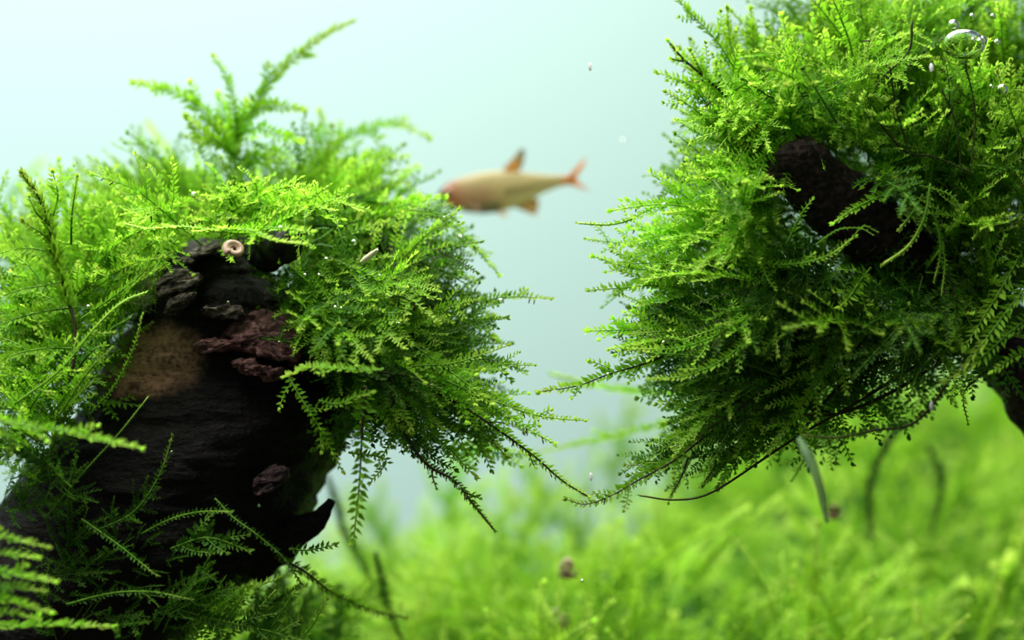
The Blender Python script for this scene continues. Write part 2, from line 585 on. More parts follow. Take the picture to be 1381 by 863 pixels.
#@@SETTING
# ------------------------------------------------------------------ the tank
def box_mesh(name, x0, x1, y0, y1, z0, z1, mat):
    V = [(x, y, z) for x in (x0, x1) for y in (y0, y1) for z in (z0, z1)]
    F = [(0, 1, 3, 2), (4, 6, 7, 5), (0, 4, 5, 1), (2, 3, 7, 6), (0, 2, 6, 4), (1, 5, 7, 3)]
    return mesh_from(name, V, F, [mat])


w = link('wall_back', mesh_from('wall_back', [(-45, 60, -9.5), (45, 60, -9.5), (45, 60, 24), (-45, 60, 24)], [(0, 1, 2, 3)], [WALL])); w['kind'] = 'structure'
fl = link('floor', box_mesh('floor', -45, 45, 10, 60, -9.5, -9, SAND)); fl['kind'] = 'structure'
#@@WOOD
# ------------------------------------------------------------------ driftwood
def fbm(p, sc, oct=4, seed=0.0):
    v, a, f = 0.0, 1.0, sc
    for _ in range(oct):
        v += a * mnoise.noise(Vector((p[0] * f + seed, p[1] * f - seed, p[2] * f + 2.3 * seed)))
        a *= .5; f *= 2.1
    return v


def loft(sections, nu, nv, root, amp, nsc, seed, ridge=0.0, tanf=None):
    """sections: (centre vec, axis a vec, axis b vec) rings; returns V, F, tip"""
    S = len(sections)
    C = np.array([s[0] for s in sections]); A = np.array([s[1] for s in sections]); B = np.array([s[2] for s in sections])
    u = np.linspace(0, S - 1, nv)
    def smooth(K):
        c, _ = None, None
        q = np.vstack([2 * K[0] - K[1], K, 2 * K[-1] - K[-2]])
        out = []
        for x in u:
            i = min(int(x), S - 2); t = x - i
            a, b, c_, d = q[i], q[i + 1], q[i + 2], q[i + 3]
            out.append(.5 * (2 * b + (c_ - a) * t + (2 * a - 5 * b + 4 * c_ - d) * t * t + (3 * b - a - 3 * c_ + d) * t ** 3))
        return np.array(out)
    C, A, B = smooth(C), smooth(A), smooth(B)
    V, T = [], []
    for i in range(nv):
        for k in range(nu):
            a = 2 * math.pi * k / nu
            dirv = A[i] * math.cos(a) + B[i] * math.sin(a)
            p = C[i] + dirv
            n = dirv / max(1e-6, np.linalg.norm(dirv))
            d = fbm(p, nsc, 5, seed) * amp
            if ridge:
                d += ridge * (abs(mnoise.noise(Vector((p[0] * nsc * .8, p[1] * nsc * .8, p[2] * nsc * 4.0)))) - .25)
            p = p + n * d
            V.append(p - root); T.append(tanf(p) if tanf else 0.0)
    F = []
    for i in range(nv - 1):
        for k in range(nu):
            a, b = i * nu + k, i * nu + (k + 1) % nu
            F.append((a, b, b + nu)); F.append((a, b + nu, a + nu))
    base = len(V)
    V.append(C[0] - root); V.append(C[-1] - root); T += [0, 0]
    for k in range(nu):
        F.append((base, (k + 1) % nu, k)); F.append((base + 1, (nv - 1) * nu + k, (nv - 1) * nu + (k + 1) % nu))
    return np.array(V), np.array(F), np.array(T)


def slab(outline, Y, thick, root, seed, amp=.02, tilt=0.0, bulge=.05, dx=0.0):
    """a broken flake: outline in photo px at depth Y, real thickness, rounded rough faces"""
    o = np.array([px(x, y, Y + tilt * (y - outline[0][1]) / 100.0 + dx * (x - outline[0][0]) / 100.0) for x, y in outline])
    per, _ = spline(np.vstack([o, o[:1]]), 57); per = per[:-1]
    c = per.mean(0)
    V, F = [], []
    nvt = len(per)
    layers = [(.90, 1.0), (1.0, .85), (1.03, .5), (1.0, .2), (.96, .04), (.86, -.02), (.72, -.04), (.56, -.05), (.38, -.06), (.2, -.06)]
    for (s, d) in layers:
        for p in per:
            q = c + (p - c) * s + np.array([0, d * thick, 0])
            w = fbm(q, 8.0, 5, seed) * amp
            grain = abs(mnoise.noise(Vector((q[0] * 4 + q[2] * 3, q[1] * 4, q[2] * 22 - q[0] * 5 + seed))))
            lump = abs(fbm(q, 3.1, 2, seed + 9))
            q = q + np.array([w, w * .8 - (grain * 1.6 + lump * 2.2 - .6) * amp * (1.0 if s < 1 else .3) - bulge * thick * max(0, 1 - s), w * 1.1])
            V.append(q - root)
    n = len(layers)
    for i in range(n - 1):
        for k in range(nvt):
            a, b = i * nvt + k, i * nvt + (k + 1) % nvt
            F += [(a, b, b + nvt), (a, b + nvt, a + nvt)]
    V.append(np.mean(V[(n - 1) * nvt:], 0)); V.append(np.mean(V[:nvt], 0))
    f, b_ = len(V) - 2, len(V) - 1
    for k in range(nvt):
        F.append(((n - 1) * nvt + k, (n - 1) * nvt + (k + 1) % nvt, f)); F.append(((k + 1) % nvt, k, b_))
    return np.array(V), np.array(F)


STUMP_ROOT = px(180, 900, 31)
stump = thing('driftwood_stump', 'large dark driftwood stump with a broken flaky top, wrapped in moss', 'driftwood', STUMP_ROOT)
prof = [(322, 272, 335, .45), (330, 248, 350, .7), (350, 226, 358, .95), (378, 212, 372, 1.05), (402, 206, 396, 1.12), (440, 180, 420, 1.2), (480, 148, 440, 1.3),
        (520, 130, 486, 1.4), (560, 108, 482, 1.45), (600, 70, 464, 1.5), (640, 30, 442, 1.5), (680, 0, 424, 1.5), (720, -30, 408, 1.5),
        (760, -60, 372, 1.5), (800, -90, 322, 1.5), (863, -125, 246, 1.45), (950, -165, 150, 1.3), (1060, -200, 60, 1.1)]
secs = []
for (y, xl, xr, dep) in prof:
    c = px((xl + xr) / 2, y, 31.0)
    hw = (xr - xl) / 2 * 31 / FPX
    secs.append((c, np.array([hw, 0, 0]), np.array([0, dep, 0.0])))


def tan_where(p):
    x = p[0] * FPX / p[1] + CX; y = -p[2] * FPX / p[1] + CY
    d = ((x - 190) / 78) ** 2 + ((y - 487 + .10 * (x - 190)) / 48) ** 2
    k = fbm(p, 2.2, 3, 4.0) * .5
    return float(np.clip(1.5 - d * 1.0 + k, 0, 1)) if p[1] < 31.2 else 0.0


V, F, T = loft(secs, 110, 120, STUMP_ROOT, .07, 2.2, 3.1, ridge=.10, tanf=tan_where)
link('body', mesh_from('stump_body', V, F, [WOOD], None, T, True), stump)
flakes = [  # outline, depth, thickness, material, tilt
    ([(315, 430), (345, 420), (385, 422), (402, 445), (408, 470), (396, 490), (378, 484), (350, 482), (322, 470), (300, 455)], 29.75, .35, BARK, -.5),
    ([(312, 487), (335, 484), (362, 495), (378, 500), (372, 514), (352, 508), (325, 500)], 29.45, .25, BARK, 0),
    ([(262, 462), (290, 458), (312, 462), (316, 470), (290, 474), (264, 472)], 29.5, .25, BARK, 0),
    ([(206, 385), (222, 368), (248, 362), (268, 372), (262, 386), (232, 396), (212, 400)], 29.55, .4, FLAKE, -.6),
    ([(226, 402), (246, 396), (262, 392), (256, 408), (240, 420), (228, 422)], 29.45, .2, FLAKE, .3),
    ([(240, 350), (262, 336), (296, 330), (300, 336), (270, 346), (252, 360)], 29.8, .25, FLAKE, -.8),
    ([(272, 416), (300, 412), (330, 420), (318, 430), (285, 430)], 29.6, .25, FLAKE, 0),
    ([(343, 645), (365, 630), (388, 634), (384, 650), (360, 664), (344, 668)], 29.6, .2, WOOD_R, 0),
]
for i, (ol, Y, th, m, ti) in enumerate(flakes):
    V, F = slab(ol, Y, th, STUMP_ROOT, 3.7 * i + 1, amp=.05, tilt=ti, bulge=.1)
    link('bark_flake', mesh_from('bark_flake', V, F, [m], None, np.zeros(len(V)), False), stump)
# broken spur on the shaded side and the stub at the top
def limb(name, pts, radii, mat, root, parent, seed, amp=.04, nsc=4.0, squash=1.0, nu=28, nv=26):
    c, L = spline([px(*p) for p in pts], nv)
    T = unit(np.gradient(c, axis=0))
    A = unit(np.cross(T, np.array([0, 1.0, 0.05]))); B = np.cross(T, A)
    r = np.interp(np.linspace(0, 1, nv), np.linspace(0, 1, len(radii)), radii)
    V = []
    for i in range(nv):
        for k in range(nu):
            a = 2 * math.pi * k / nu
            d = A[i] * math.cos(a) + B[i] * math.sin(a) * squash
            p = c[i] + d * r[i]
            V.append(p + d * fbm(p, nsc, 5, seed) * amp * min(1, r[i] * 6) - root)
    F = []
    for i in range(nv - 1):
        for k in range(nu):
            a, b = i * nu + k, i * nu + (k + 1) % nu
            F += [(a, b, b + nu), (a, b + nu, a + nu)]
    b0 = len(V)
    V.append(c[0] - root - T[0] * r[0] * .15); V.append(c[-1] - root + T[-1] * r[-1] * .15)
    for k in range(nu):
        F.append((b0, (k + 1) % nu, k)); F.append((b0 + 1, (nv - 1) * nu + k, (nv - 1) * nu + (k + 1) % nu))
    V = np.array(V)
    return link(name, mesh_from(name, V, np.array(F), [mat], None, np.zeros(len(V)), True), parent)


limb('spur', [(335, 745, 30.6), (385, 725, 30.4), (425, 703, 30.2), (440, 686, 30.1), (447, 674, 30.1)], [.36, .30, .20, .13, .05], WOOD, STUMP_ROOT, stump, 8.0, squash=.6)
limb('stub', [(350, 350, 30.3), (366, 340, 29.7), (380, 332, 29.2), (389, 327, 28.9)], [.12, .16, .185, .165], CAVITY, STUMP_ROOT, stump, 5.0, amp=.07, nsc=5.0)
limb('stub', [(470, 420, 31.6), (500, 380, 31.2), (512, 350, 31.0), (498, 322, 30.9)], [.28, .26, .2, .15], CAVITY, STUMP_ROOT, stump, 6.0)

BR_ROOT = px(1450, 660, 31)
branch = thing('driftwood_branch', 'thick purple-brown driftwood branch with a blunt cut end, slanting through hanging moss', 'driftwood', BR_ROOT)
limb('body', [(1064, 212, 29.5), (1110, 255, 29.8), (1170, 308, 30.3), (1240, 365, 30.8), (1335, 445, 31.2), (1422, 548, 31.2), (1490, 640, 31), (1540, 740, 31)],
     [.33, .41, .43, .44, .42, .50, .62, .7], WOOD_R, BR_ROOT, branch, 12.0, amp=.07, nsc=2.6, nu=48, nv=70)
V, F = slab([(1046, 205), (1070, 190), (1100, 196), (1104, 216), (1082, 238), (1056, 232)], 29.1, .25, BR_ROOT, 4.4, amp=.03, bulge=.15, dx=.3)
link('cut_end', mesh_from('cut_end', V, F, [WOOD_R], None, np.zeros(len(V)), True), branch)
#@@MOSS
# ------------------------------------------------------------------ moss on the stump
def moss(name, label, root_px, cat='moss', group=None):
    r = px(*root_px)
    return thing(name, label, cat, r, group), r


# upright plume behind the stump's top
c, r = moss('moss_plume', 'tall upright moss plume with branching tips rising above the stump', (326, 300, 32.6))
Yp = 33.6
for k, (pts, kw) in enumerate([
    ([(328, 300, 32.6), (322, 260, 31.1), (316, 215, 31.4), (318, 190, 31.6), (336, 152, 31.7), (368, 106, 31.8), (402, 74, 31.9), (440, 46, 32.0), (472, 31, 32.1)], dict(branches=9, blen=.55, r0=.024, r1=.008, leaf=.135)),
    ([(316, 215, 31.4), (298, 178, 31.5), (268, 146, 31.5), (228, 122, 31.5), (182, 112, 31.5)], dict(branches=4, blen=.32, leaf=.13)),
    ([(320, 192, 31.5), (316, 145, 31.4), (306, 105, 31.4), (289, 77, 31.4)], dict(branches=1, blen=.3, leaf=.10)),
    ([(330, 160, 31.7), (355, 146, 31.6), (380, 144, 31.5), (405, 148, 31.5)], dict(leaf=.135)),
    ([(322, 182, 31.5), (345, 172, 31.3), (372, 182, 31.2), (402, 190, 31.2)], dict(leaf=.135, branches=1, blen=.3)),
    ([(316, 208, 31.4), (292, 190, 31.1), (272, 180, 31.1), (254, 160, 31.1)], dict(leaf=.135, branches=2, blen=.35)),
    ([(320, 215, 31.5), (300, 192, 31.7), (275, 186, 31.8), (256, 184, 31.8)], dict(leaf=.135, branches=2, blen=.3)),
    ([(322, 222, 31.4), (345, 214, 31.4), (375, 214, 31.3)], dict(leaf=.135)),
    ([(314, 188, 31.6), (304, 160, 31.7), (296, 130, 31.7)], dict(leaf=.135)),
    ([(320, 182, 31.6), (322, 160, 31.5), (330, 140, 31.5)], dict(leaf=.135)),
    ([(340, 190, 31.5), (360, 200, 31.5), (385, 208, 31.4), (395, 222, 31.3)], dict(leaf=.1)),
]):
    hero(c, r, pts, 10 + k, **kw)

# growth over and behind the stump's top
c, r = moss('moss_clump', 'bright moss clump covering the top and back of the stump', (330, 400, 32.2))
spread(c, [
    (300, 320, 32.4, 150, 245, 32.2, 16, 22, 22), (330, 310, 32.6, 240, 250, 32.8, 11, 20, 16), (350, 310, 32.6, 330, 245, 32.8, 6, 22, 16),
    (270, 340, 32.0, 120, 290, 31.5, 16, 22, 26), (260, 380, 32.0, 120, 350, 31.4, 14, 20, 26), (370, 310, 32.3, 420, 240, 32.4, 9, 22, 16),
    (390, 300, 32.0, 475, 232, 32.2, 14, 24, 16), (420, 310, 31.6, 508, 248, 31.7, 16, 24, 16), (440, 330, 31.2, 540, 288, 31.0, 18, 26, 16),
    (250, 320, 30.6, 190, 290, 29.4, 12, 24, 20), (300, 305, 30.6, 300, 270, 29.6, 14, 30, 18), (350, 300, 30.4, 390, 280, 29.5, 14, 26, 18),
    (400, 310, 30.2, 440, 300, 29.3, 12, 24, 22), (440, 360, 30.4, 520, 330, 29.8, 14, 26, 22), (430, 400, 30.2, 440, 420, 29.0, 12, 24, 24),
    (300, 310, 33.2, 200, 262, 33.8, 10, 20, 22), (390, 300, 32.8, 465, 250, 33.2, 5, 22, 16),
], r, old_shade=.12, yj=.35, seed=2)
filler_part(c, r, [(300, 290, 32.2, 130, 40, .8), (420, 320, 31.8, 110, 70, .8), (230, 350, 32.2, 70, 60, .7), (460, 430, 31.4, 60, 80, .7)], 240, 21, old_shade=False)
for k, (pts, kw) in enumerate([
    ([(300, 345, 30.4), (262, 262, 33.0), (240, 225, 33.8), (200, 168, 34.8)], dict(leaf=.13, branches=2, blen=.3)),
    ([(360, 318, 29.3), (300, 312, 28.9), (240, 306, 28.8), (200, 309, 28.8), (167, 302, 28.8)], dict(leaf=.085, r0=.020, r1=.014, ang=70, branches=3, blen=.3, tip0=.5, face=(0, -.3, .95))),
    ([(300, 308, 28.9), (340, 312, 28.6), (370, 324, 28.3), (408, 329, 28.1)], dict(leaf=.085, r0=.018, r1=.012, tip0=.5, face=(0, -.3, .95))),
    ([(330, 330, 29.3), (350, 310, 28.8), (365, 297, 28.6), (378, 278, 28.5)], dict(leaf=.08, r0=.014, tip0=.4, ang=40)),
    ([(300, 318, 29.0), (292, 300, 28.8), (276, 288, 28.7)], dict(leaf=.09, tip0=.4)),
    ([(350, 330, 29.4), (355, 310, 29), (350, 290, 28.8)], dict(leaf=.08, tip0=.45)),
    ([(240, 300, 30.6), (205, 285, 30.4), (165, 275, 30.3), (120, 278, 30.2)], dict(leaf=.1, branches=4, blen=.4, tip0=.4)),
    ([(230, 280, 31.6), (190, 255, 31.6), (150, 230, 31.6), (122, 214, 31.6)], dict(leaf=.11, branches=4, blen=.4)),
    ([(430, 245, 32.2), (455, 196, 32.4), (500, 172, 32.5), (540, 170, 32.5), (575, 184, 32.5)], dict(leaf=.12, branches=4, blen=.32, rhizoids=4, tip0=.3)),
    ([(400, 260, 32.4), (440, 232, 32.4), (490, 212, 32.4), (546, 212, 32.4)], dict(leaf=.12, branches=6, blen=.4, tip0=.3)),
    ([(425, 240, 32.2), (432, 200, 32.3), (437, 175, 32.3), (432, 152, 32.3)], dict(leaf=.11, branches=2, blen=.3)),
    ([(440, 240, 32.1), (445, 205, 32.2), (448, 172, 32.2)], dict(leaf=.10)),
    ([(470, 270, 31.6), (505, 252, 31.5), (545, 247, 31.5)], dict(leaf=.11, branches=3, blen=.3)),
    ([(480, 300, 31.0), (530, 282, 30.6), (565, 272, 30.5), (597, 267, 30.5)], dict(leaf=.115, branches=4, blen=.3, tip0=.35)),
    ([(290, 285, 30.8), (330, 265, 30.5), (390, 268, 30.3), (440, 275, 30.1)], dict(leaf=.09, branches=4, blen=.4, tip0=.3)),
]):
    kw.setdefault('face', (0, -.8, .6))
    hero(c, r, pts, 40 + k, **kw)

# growth on the stump's near left side
c, r = moss('moss_clump', 'bright feathery moss clump beside the stump along the left edge of the picture', (110, 560, 30.6))
spread(c, [
    (110, 420, 30.6, 20, 350, 30.2, 16, 26, 28), (110, 450, 30.4, 0, 420, 30.0, 18, 26, 26), (100, 500, 30.2, -10, 480, 29.6, 18, 28, 26),
    (110, 470, 30.2, 190, 370, 29.6, 18, 28, 24), (90, 540, 29.9, 160, 440, 29.2, 14, 26, 20), (80, 560, 29.6, 0, 540, 29.0, 14, 26, 22),
    (120, 400, 30.8, 130, 290, 30.6, 18, 26, 26), (90, 400, 30.8, 60, 290, 31.2, 14, 26, 24), (150, 420, 30.6, 215, 320, 30.2, 16, 24, 24),
    (60, 580, 29.4, 120, 500, 28.9, 9, 26, 22), (40, 620, 29.0, -20, 590, 28.6, 9, 26, 22), (130, 360, 31.4, 60, 310, 31.8, 12, 24, 26),
    (70, 330, 31.8, 0, 300, 32.5, 8, 20, 20),
], r, old_shade=.10, yj=.35, seed=3, dens=.8)
filler_part(c, r, [(140, 410, 31.0, 60, 80, .7), (70, 510, 30.4, 70, 80, .7), (170, 380, 30.9, 60, 60, .6)], 170, 22, old_shade=False)
for k, (pts, kw) in enumerate([
    ([(98, 500, 28.6), (101, 440, 28.7), (88, 395, 28.8), (76, 345, 28.9), (63, 295, 29), (50, 262, 29), (31, 235, 29)], dict(leaf=.13, stem=STEM_BROWN, r0=.020, r1=.017, bare=.30, dorsal=.9, face=(.2, -.95, .2), tip0=.3)),
    ([(96, 330, 29.3), (97, 290, 29.2), (104, 240, 29.2)], dict(leaf=.085, ang=45)),
    ([(68, 300, 29.2), (78, 265, 29.2), (72, 235, 29.2)], dict(leaf=.12, tip0=.4)),
    ([(75, 330, 29.0), (52, 312, 28.9), (33, 300, 28.9)], dict(leaf=.12, tip0=.4)),
    ([(64, 300, 29.0), (50, 288, 28.9), (40, 268, 28.9)], dict(leaf=.11, tip0=.3)),
    ([(85, 345, 29.0), (60, 338, 28.9), (30, 335, 28.9), (-15, 345, 28.9)], dict(leaf=.12, ang=72, spacing=.05, r0=.01)),
    ([(92, 378, 29.0), (60, 385, 28.9), (30, 390, 28.9), (-15, 405, 28.9)], dict(leaf=.12, ang=75, spacing=.05, r0=.01)),
    ([(95, 415, 29.0), (60, 420, 28.9), (20, 430, 28.8), (-20, 450, 28.8)], dict(leaf=.11, ang=75, branches=4, blen=.4)),
    ([(98, 470, 29.0), (60, 470, 28.8), (20, 478, 28.7), (-20, 495, 28.7)], dict(leaf=.11, ang=70, branches=4, blen=.4)),
    ([(5, 280, 38), (30, 250, 38.2), (55, 220, 38.4)], dict(leaf=.13)),
    ([(20, 545, 28.6), (80, 500, 28.5), (130, 440, 28.6), (165, 408, 28.7), (195, 395, 28.8)], dict(leaf=.06, r0=.016, r1=.014, tip0=.55, branches=3, blen=.3)),
    ([(110, 430, 29.2), (160, 395, 29.0), (195, 365, 29.0), (215, 335, 29.0), (230, 318, 29.0)], dict(leaf=.085, r0=.014, tip0=.5, ang=35)),
    ([(130, 420, 29.6), (150, 380, 29.5), (172, 345, 29.4), (190, 318, 29.4)], dict(leaf=.085, r0=.012, tip0=.35, ang=40, branches=2, blen=.3)),
    ([(80, 560, 28.8), (120, 500, 28.6), (150, 470, 28.5)], dict(leaf=.07, r0=.012, tip0=.5)),
    ([(-10, 566, 27.6), (40, 576, 27.5), (90, 582, 27.5), (140, 594, 27.4), (188, 604, 27.4)], dict(leaf=.105, r0=.014, branches=2, blen=.3, tip0=.3, face=(0, -.6, .8))),
    ([(5, 570, 27.6), (10, 590, 27.5), (14, 608, 27.5)], dict(leaf=.09)),
    ([(120, 560, 29.0), (155, 520, 28.9), (180, 470, 28.8), (192, 425, 28.8)], dict(leaf=.05, r0=.009, r1=.008, stem=STEM, tip0=.2)),
]):
    kw.setdefault('face', (0, -.85, .5))
    hero(c, r, pts, 80 + k, **kw)

# pale fronds cut by the lower left corner
c, r = moss('moss_sprig', 'bright moss sprig in front of dark wood at the lower left corner', (-60, 790, 27.6))
for k, pts in enumerate([
    [(-60, 790, 27.6), (-20, 728, 27.4), (20, 728, 27.3), (62, 738, 27.2)], [(-60, 790, 27.6), (-20, 752, 27.4), (15, 748, 27.4), (48, 752, 27.4)],
    [(-60, 790, 27.6), (-20, 772, 27.3), (30, 776, 27.2), (72, 784, 27.1)], [(-60, 790, 27.6), (-20, 790, 27.4), (20, 792, 27.3), (55, 797, 27.3)],
    [(-60, 790, 27.6), (-20, 806, 27.3), (20, 812, 27.2), (66, 826, 27.1)], [(-60, 790, 27.6), (-20, 830, 27.5), (10, 826, 27.4), (45, 834, 27.4)],
    [(-60, 790, 27.6), (-10, 840, 27.7), (60, 842, 27.7), (150, 845, 27.7)]]):
    hero(c, r, pts, 120 + k, leaf=.11, r0=.010, tip0=.35, branches=2 if k % 2 == 0 else 0, blen=.22, face=(0, -.6, .8), ang=45)

# moss arching off the stump towards the middle
c, r = moss('moss_clump', 'arching moss clump hanging off the stump towards open water', (470, 480, 30.4))
spread(c, [
    (460, 420, 30.4, 560, 380, 30.2, 16, 28, 26), (470, 450, 30.2, 580, 440, 30.0, 18, 28, 26), (480, 480, 30.0, 590, 500, 29.6, 18, 28, 26),
    (490, 500, 29.8, 600, 560, 29.4, 16, 26, 26), (480, 500, 29.6, 530, 570, 29.2, 10, 26, 22), (540, 440, 30.2, 640, 450, 30.2, 12, 28, 24),
    (560, 500, 29.8, 660, 550, 29.6, 14, 26, 24), (540, 360, 30.6, 610, 350, 30.5, 12, 26, 22), (440, 440, 29.4, 460, 480, 28.6, 10, 26, 20),
    (470, 360, 30.3, 530, 420, 29.4, 12, 26, 24), (530, 330, 30.8, 590, 300, 30.8, 8, 24, 20), (450, 400, 30.0, 500, 440, 29.0, 12, 28, 24),
    (580, 530, 29.8, 690, 590, 29.6, 9, 22, 20),
], r, old_shade=.42, yj=.35, seed=4)  # extra dark fronds paint the shade beside the stump
filler_part(c, r, [(500, 430, 30.8, 90, 90, .6), (540, 500, 30.3, 80, 60, .5), (450, 460, 30.3, 50, 60, .5)], 200, 23)
for k, (pts, kw) in enumerate([
    ([(500, 300, 30.8), (550, 290, 30.6), (600, 296, 30.5), (632, 324, 30.4), (655, 350, 30.4), (672, 369, 30.4)], dict(leaf=.095, branches=2, blen=.3, rhizoids=6, tip0=.35)),
    ([(560, 440, 30.1), (600, 418, 30), (640, 408, 30), (690, 400, 30), (740, 403, 30)], dict(leaf=.10, branches=4, blen=.35, rhizoids=4, tip0=.35)),
    ([(520, 505, 29.3), (560, 494, 29), (610, 490, 29), (650, 478, 29), (684, 466, 29)], dict(leaf=.08, r0=.013, tip0=.45, rhizoids=2, branches=1, blen=.25)),
    ([(570, 500, 29.4), (640, 530, 29.2), (700, 553, 29.1), (740, 563, 29.1), (787, 567, 29.1)], dict(leaf=.085, r0=.013, branches=4, blen=.35, rhizoids=5, tip0=.4)),
    ([(540, 510, 29.4), (610, 540, 29.2), (665, 575, 29.0), (720, 615, 29.0), (758, 648, 29.0), (792, 669, 29.0)], dict(leaf=.085, stem=STEM_BROWN, r0=.018, r1=.010, branches=3, blen=.3, rhizoids=9, tip0=.1)),
    ([(560, 495, 29.6), (620, 520, 29.4), (680, 560, 29.4), (745, 597, 29.4)], dict(leaf=.1, branches=6, blen=.5, rhizoids=2, tip0=.25)),
    ([(494, 520, 28.6), (489, 570, 28.4), (486, 630, 28.3), (482, 680, 28.3), (477, 726, 28.3)], dict(leaf=.145, spacing=.075, r0=.016, stem=STEM_BROWN, leafm=LEAF, ang=62, tip0=.0, tip1=.6, dorsal=.5, wr=.2, face=(.25, -.95, .1))),
    ([(524, 498, 29.0), (532, 545, 28.9), (550, 592, 28.9), (578, 628, 28.9), (612, 648, 28.9), (640, 682, 28.9), (666, 714, 28.9)], dict(leaf=.075, stem=STEM_BROWN, leafm=LEAF_OLD_SHADE, r0=.022, r1=.012, bare=.15, rhizoids=5, branches=4, blen=.3)),
    ([(520, 540, 29.2), (560, 570, 29.2), (600, 600, 29.2), (640, 642, 29.2)], dict(leaf=.1, branches=3, blen=.35, rhizoids=5)),
    ([(530, 560, 29.3), (555, 590, 29.3), (590, 620, 29.3), (612, 632, 29.3)], dict(leaf=.1, branches=2, blen=.3, leafm=LEAF_OLD_SHADE)),
    ([(385, 508, 28.6), (420, 495, 28.3), (460, 497, 28.2), (490, 500, 28.2), (518, 498, 28.2)][::-1], dict(leaf=.10, r0=.012, tip0=.45, branches=3, blen=.25, rhizoids=4, face=(0, -.5, .85))),
    ([(385, 500, 28.9), (408, 540, 28.7), (430, 575, 28.6), (446, 605, 28.6), (461, 634, 28.6)], dict(leaf=.085, spacing=.055, r0=.012, branches=3, blen=.3, tip0=.05)),
    ([(430, 540, 28.6), (455, 545, 28.5), (480, 535, 28.5), (500, 530, 28.5)], dict(leaf=.09, tip0=.2)),
    ([(560, 370, 30.4), (585, 362, 30.3), (610, 352, 30.3)], dict(leaf=.11)),
    ([(540, 395, 30.2), (580, 375, 30.2), (618, 373, 30.2)], dict(leaf=.10, branches=2, blen=.3, rhizoids=2)),
    ([(530, 325, 30), (533, 370, 29.7), (534, 410, 29.6)], dict(leaf=.06, stem=STEM_BROWN, r0=.012, r1=.012, leafm=LEAF_OLD_SHADE)),
    ([(600, 420, 30), (635, 432, 30), (655, 445, 30), (668, 457, 30)], dict(leaf=.11, tip0=.3)),
    ([(470, 610, 29.0), (520, 620, 28.9), (500, 650, 28.9)], dict(leaf=.08)),
    ([(545, 560, 29), (530, 590, 29), (510, 625, 29)], dict(leaf=.085, tip0=.1)),
]):
    kw.setdefault('face', (0, -.85, .5))
    hero(c, r, pts, 140 + k, **kw)

# dim growth on the shaded face
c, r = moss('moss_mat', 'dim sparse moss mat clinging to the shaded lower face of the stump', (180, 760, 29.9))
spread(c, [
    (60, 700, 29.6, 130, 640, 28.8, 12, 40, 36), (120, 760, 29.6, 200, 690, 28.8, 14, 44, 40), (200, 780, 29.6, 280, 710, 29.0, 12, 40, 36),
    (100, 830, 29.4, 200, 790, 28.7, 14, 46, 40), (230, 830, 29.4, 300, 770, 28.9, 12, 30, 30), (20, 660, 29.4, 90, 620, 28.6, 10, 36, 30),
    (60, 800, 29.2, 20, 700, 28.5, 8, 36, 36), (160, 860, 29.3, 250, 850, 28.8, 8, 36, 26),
], r, old_shade=1.0, yj=.2, seed=5, bare_ok=True, dens=.55, size=.62)  # all dark leaves, painting in the shade on this face
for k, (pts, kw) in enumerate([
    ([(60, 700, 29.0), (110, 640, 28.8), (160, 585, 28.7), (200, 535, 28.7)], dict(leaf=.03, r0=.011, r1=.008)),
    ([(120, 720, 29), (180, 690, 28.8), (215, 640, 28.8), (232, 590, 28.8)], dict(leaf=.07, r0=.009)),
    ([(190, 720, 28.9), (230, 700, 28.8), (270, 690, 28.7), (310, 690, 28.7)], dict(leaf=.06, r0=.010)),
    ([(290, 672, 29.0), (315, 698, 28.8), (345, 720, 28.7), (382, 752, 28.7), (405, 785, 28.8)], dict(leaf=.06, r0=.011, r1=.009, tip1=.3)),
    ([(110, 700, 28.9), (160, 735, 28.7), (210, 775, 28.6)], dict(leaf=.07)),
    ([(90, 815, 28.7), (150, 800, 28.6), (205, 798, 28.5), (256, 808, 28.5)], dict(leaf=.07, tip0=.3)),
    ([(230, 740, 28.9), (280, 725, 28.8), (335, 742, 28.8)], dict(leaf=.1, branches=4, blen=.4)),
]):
    hero(c, r, pts, 180 + k, leafm=LEAF_OLD_SHADE, **kw)

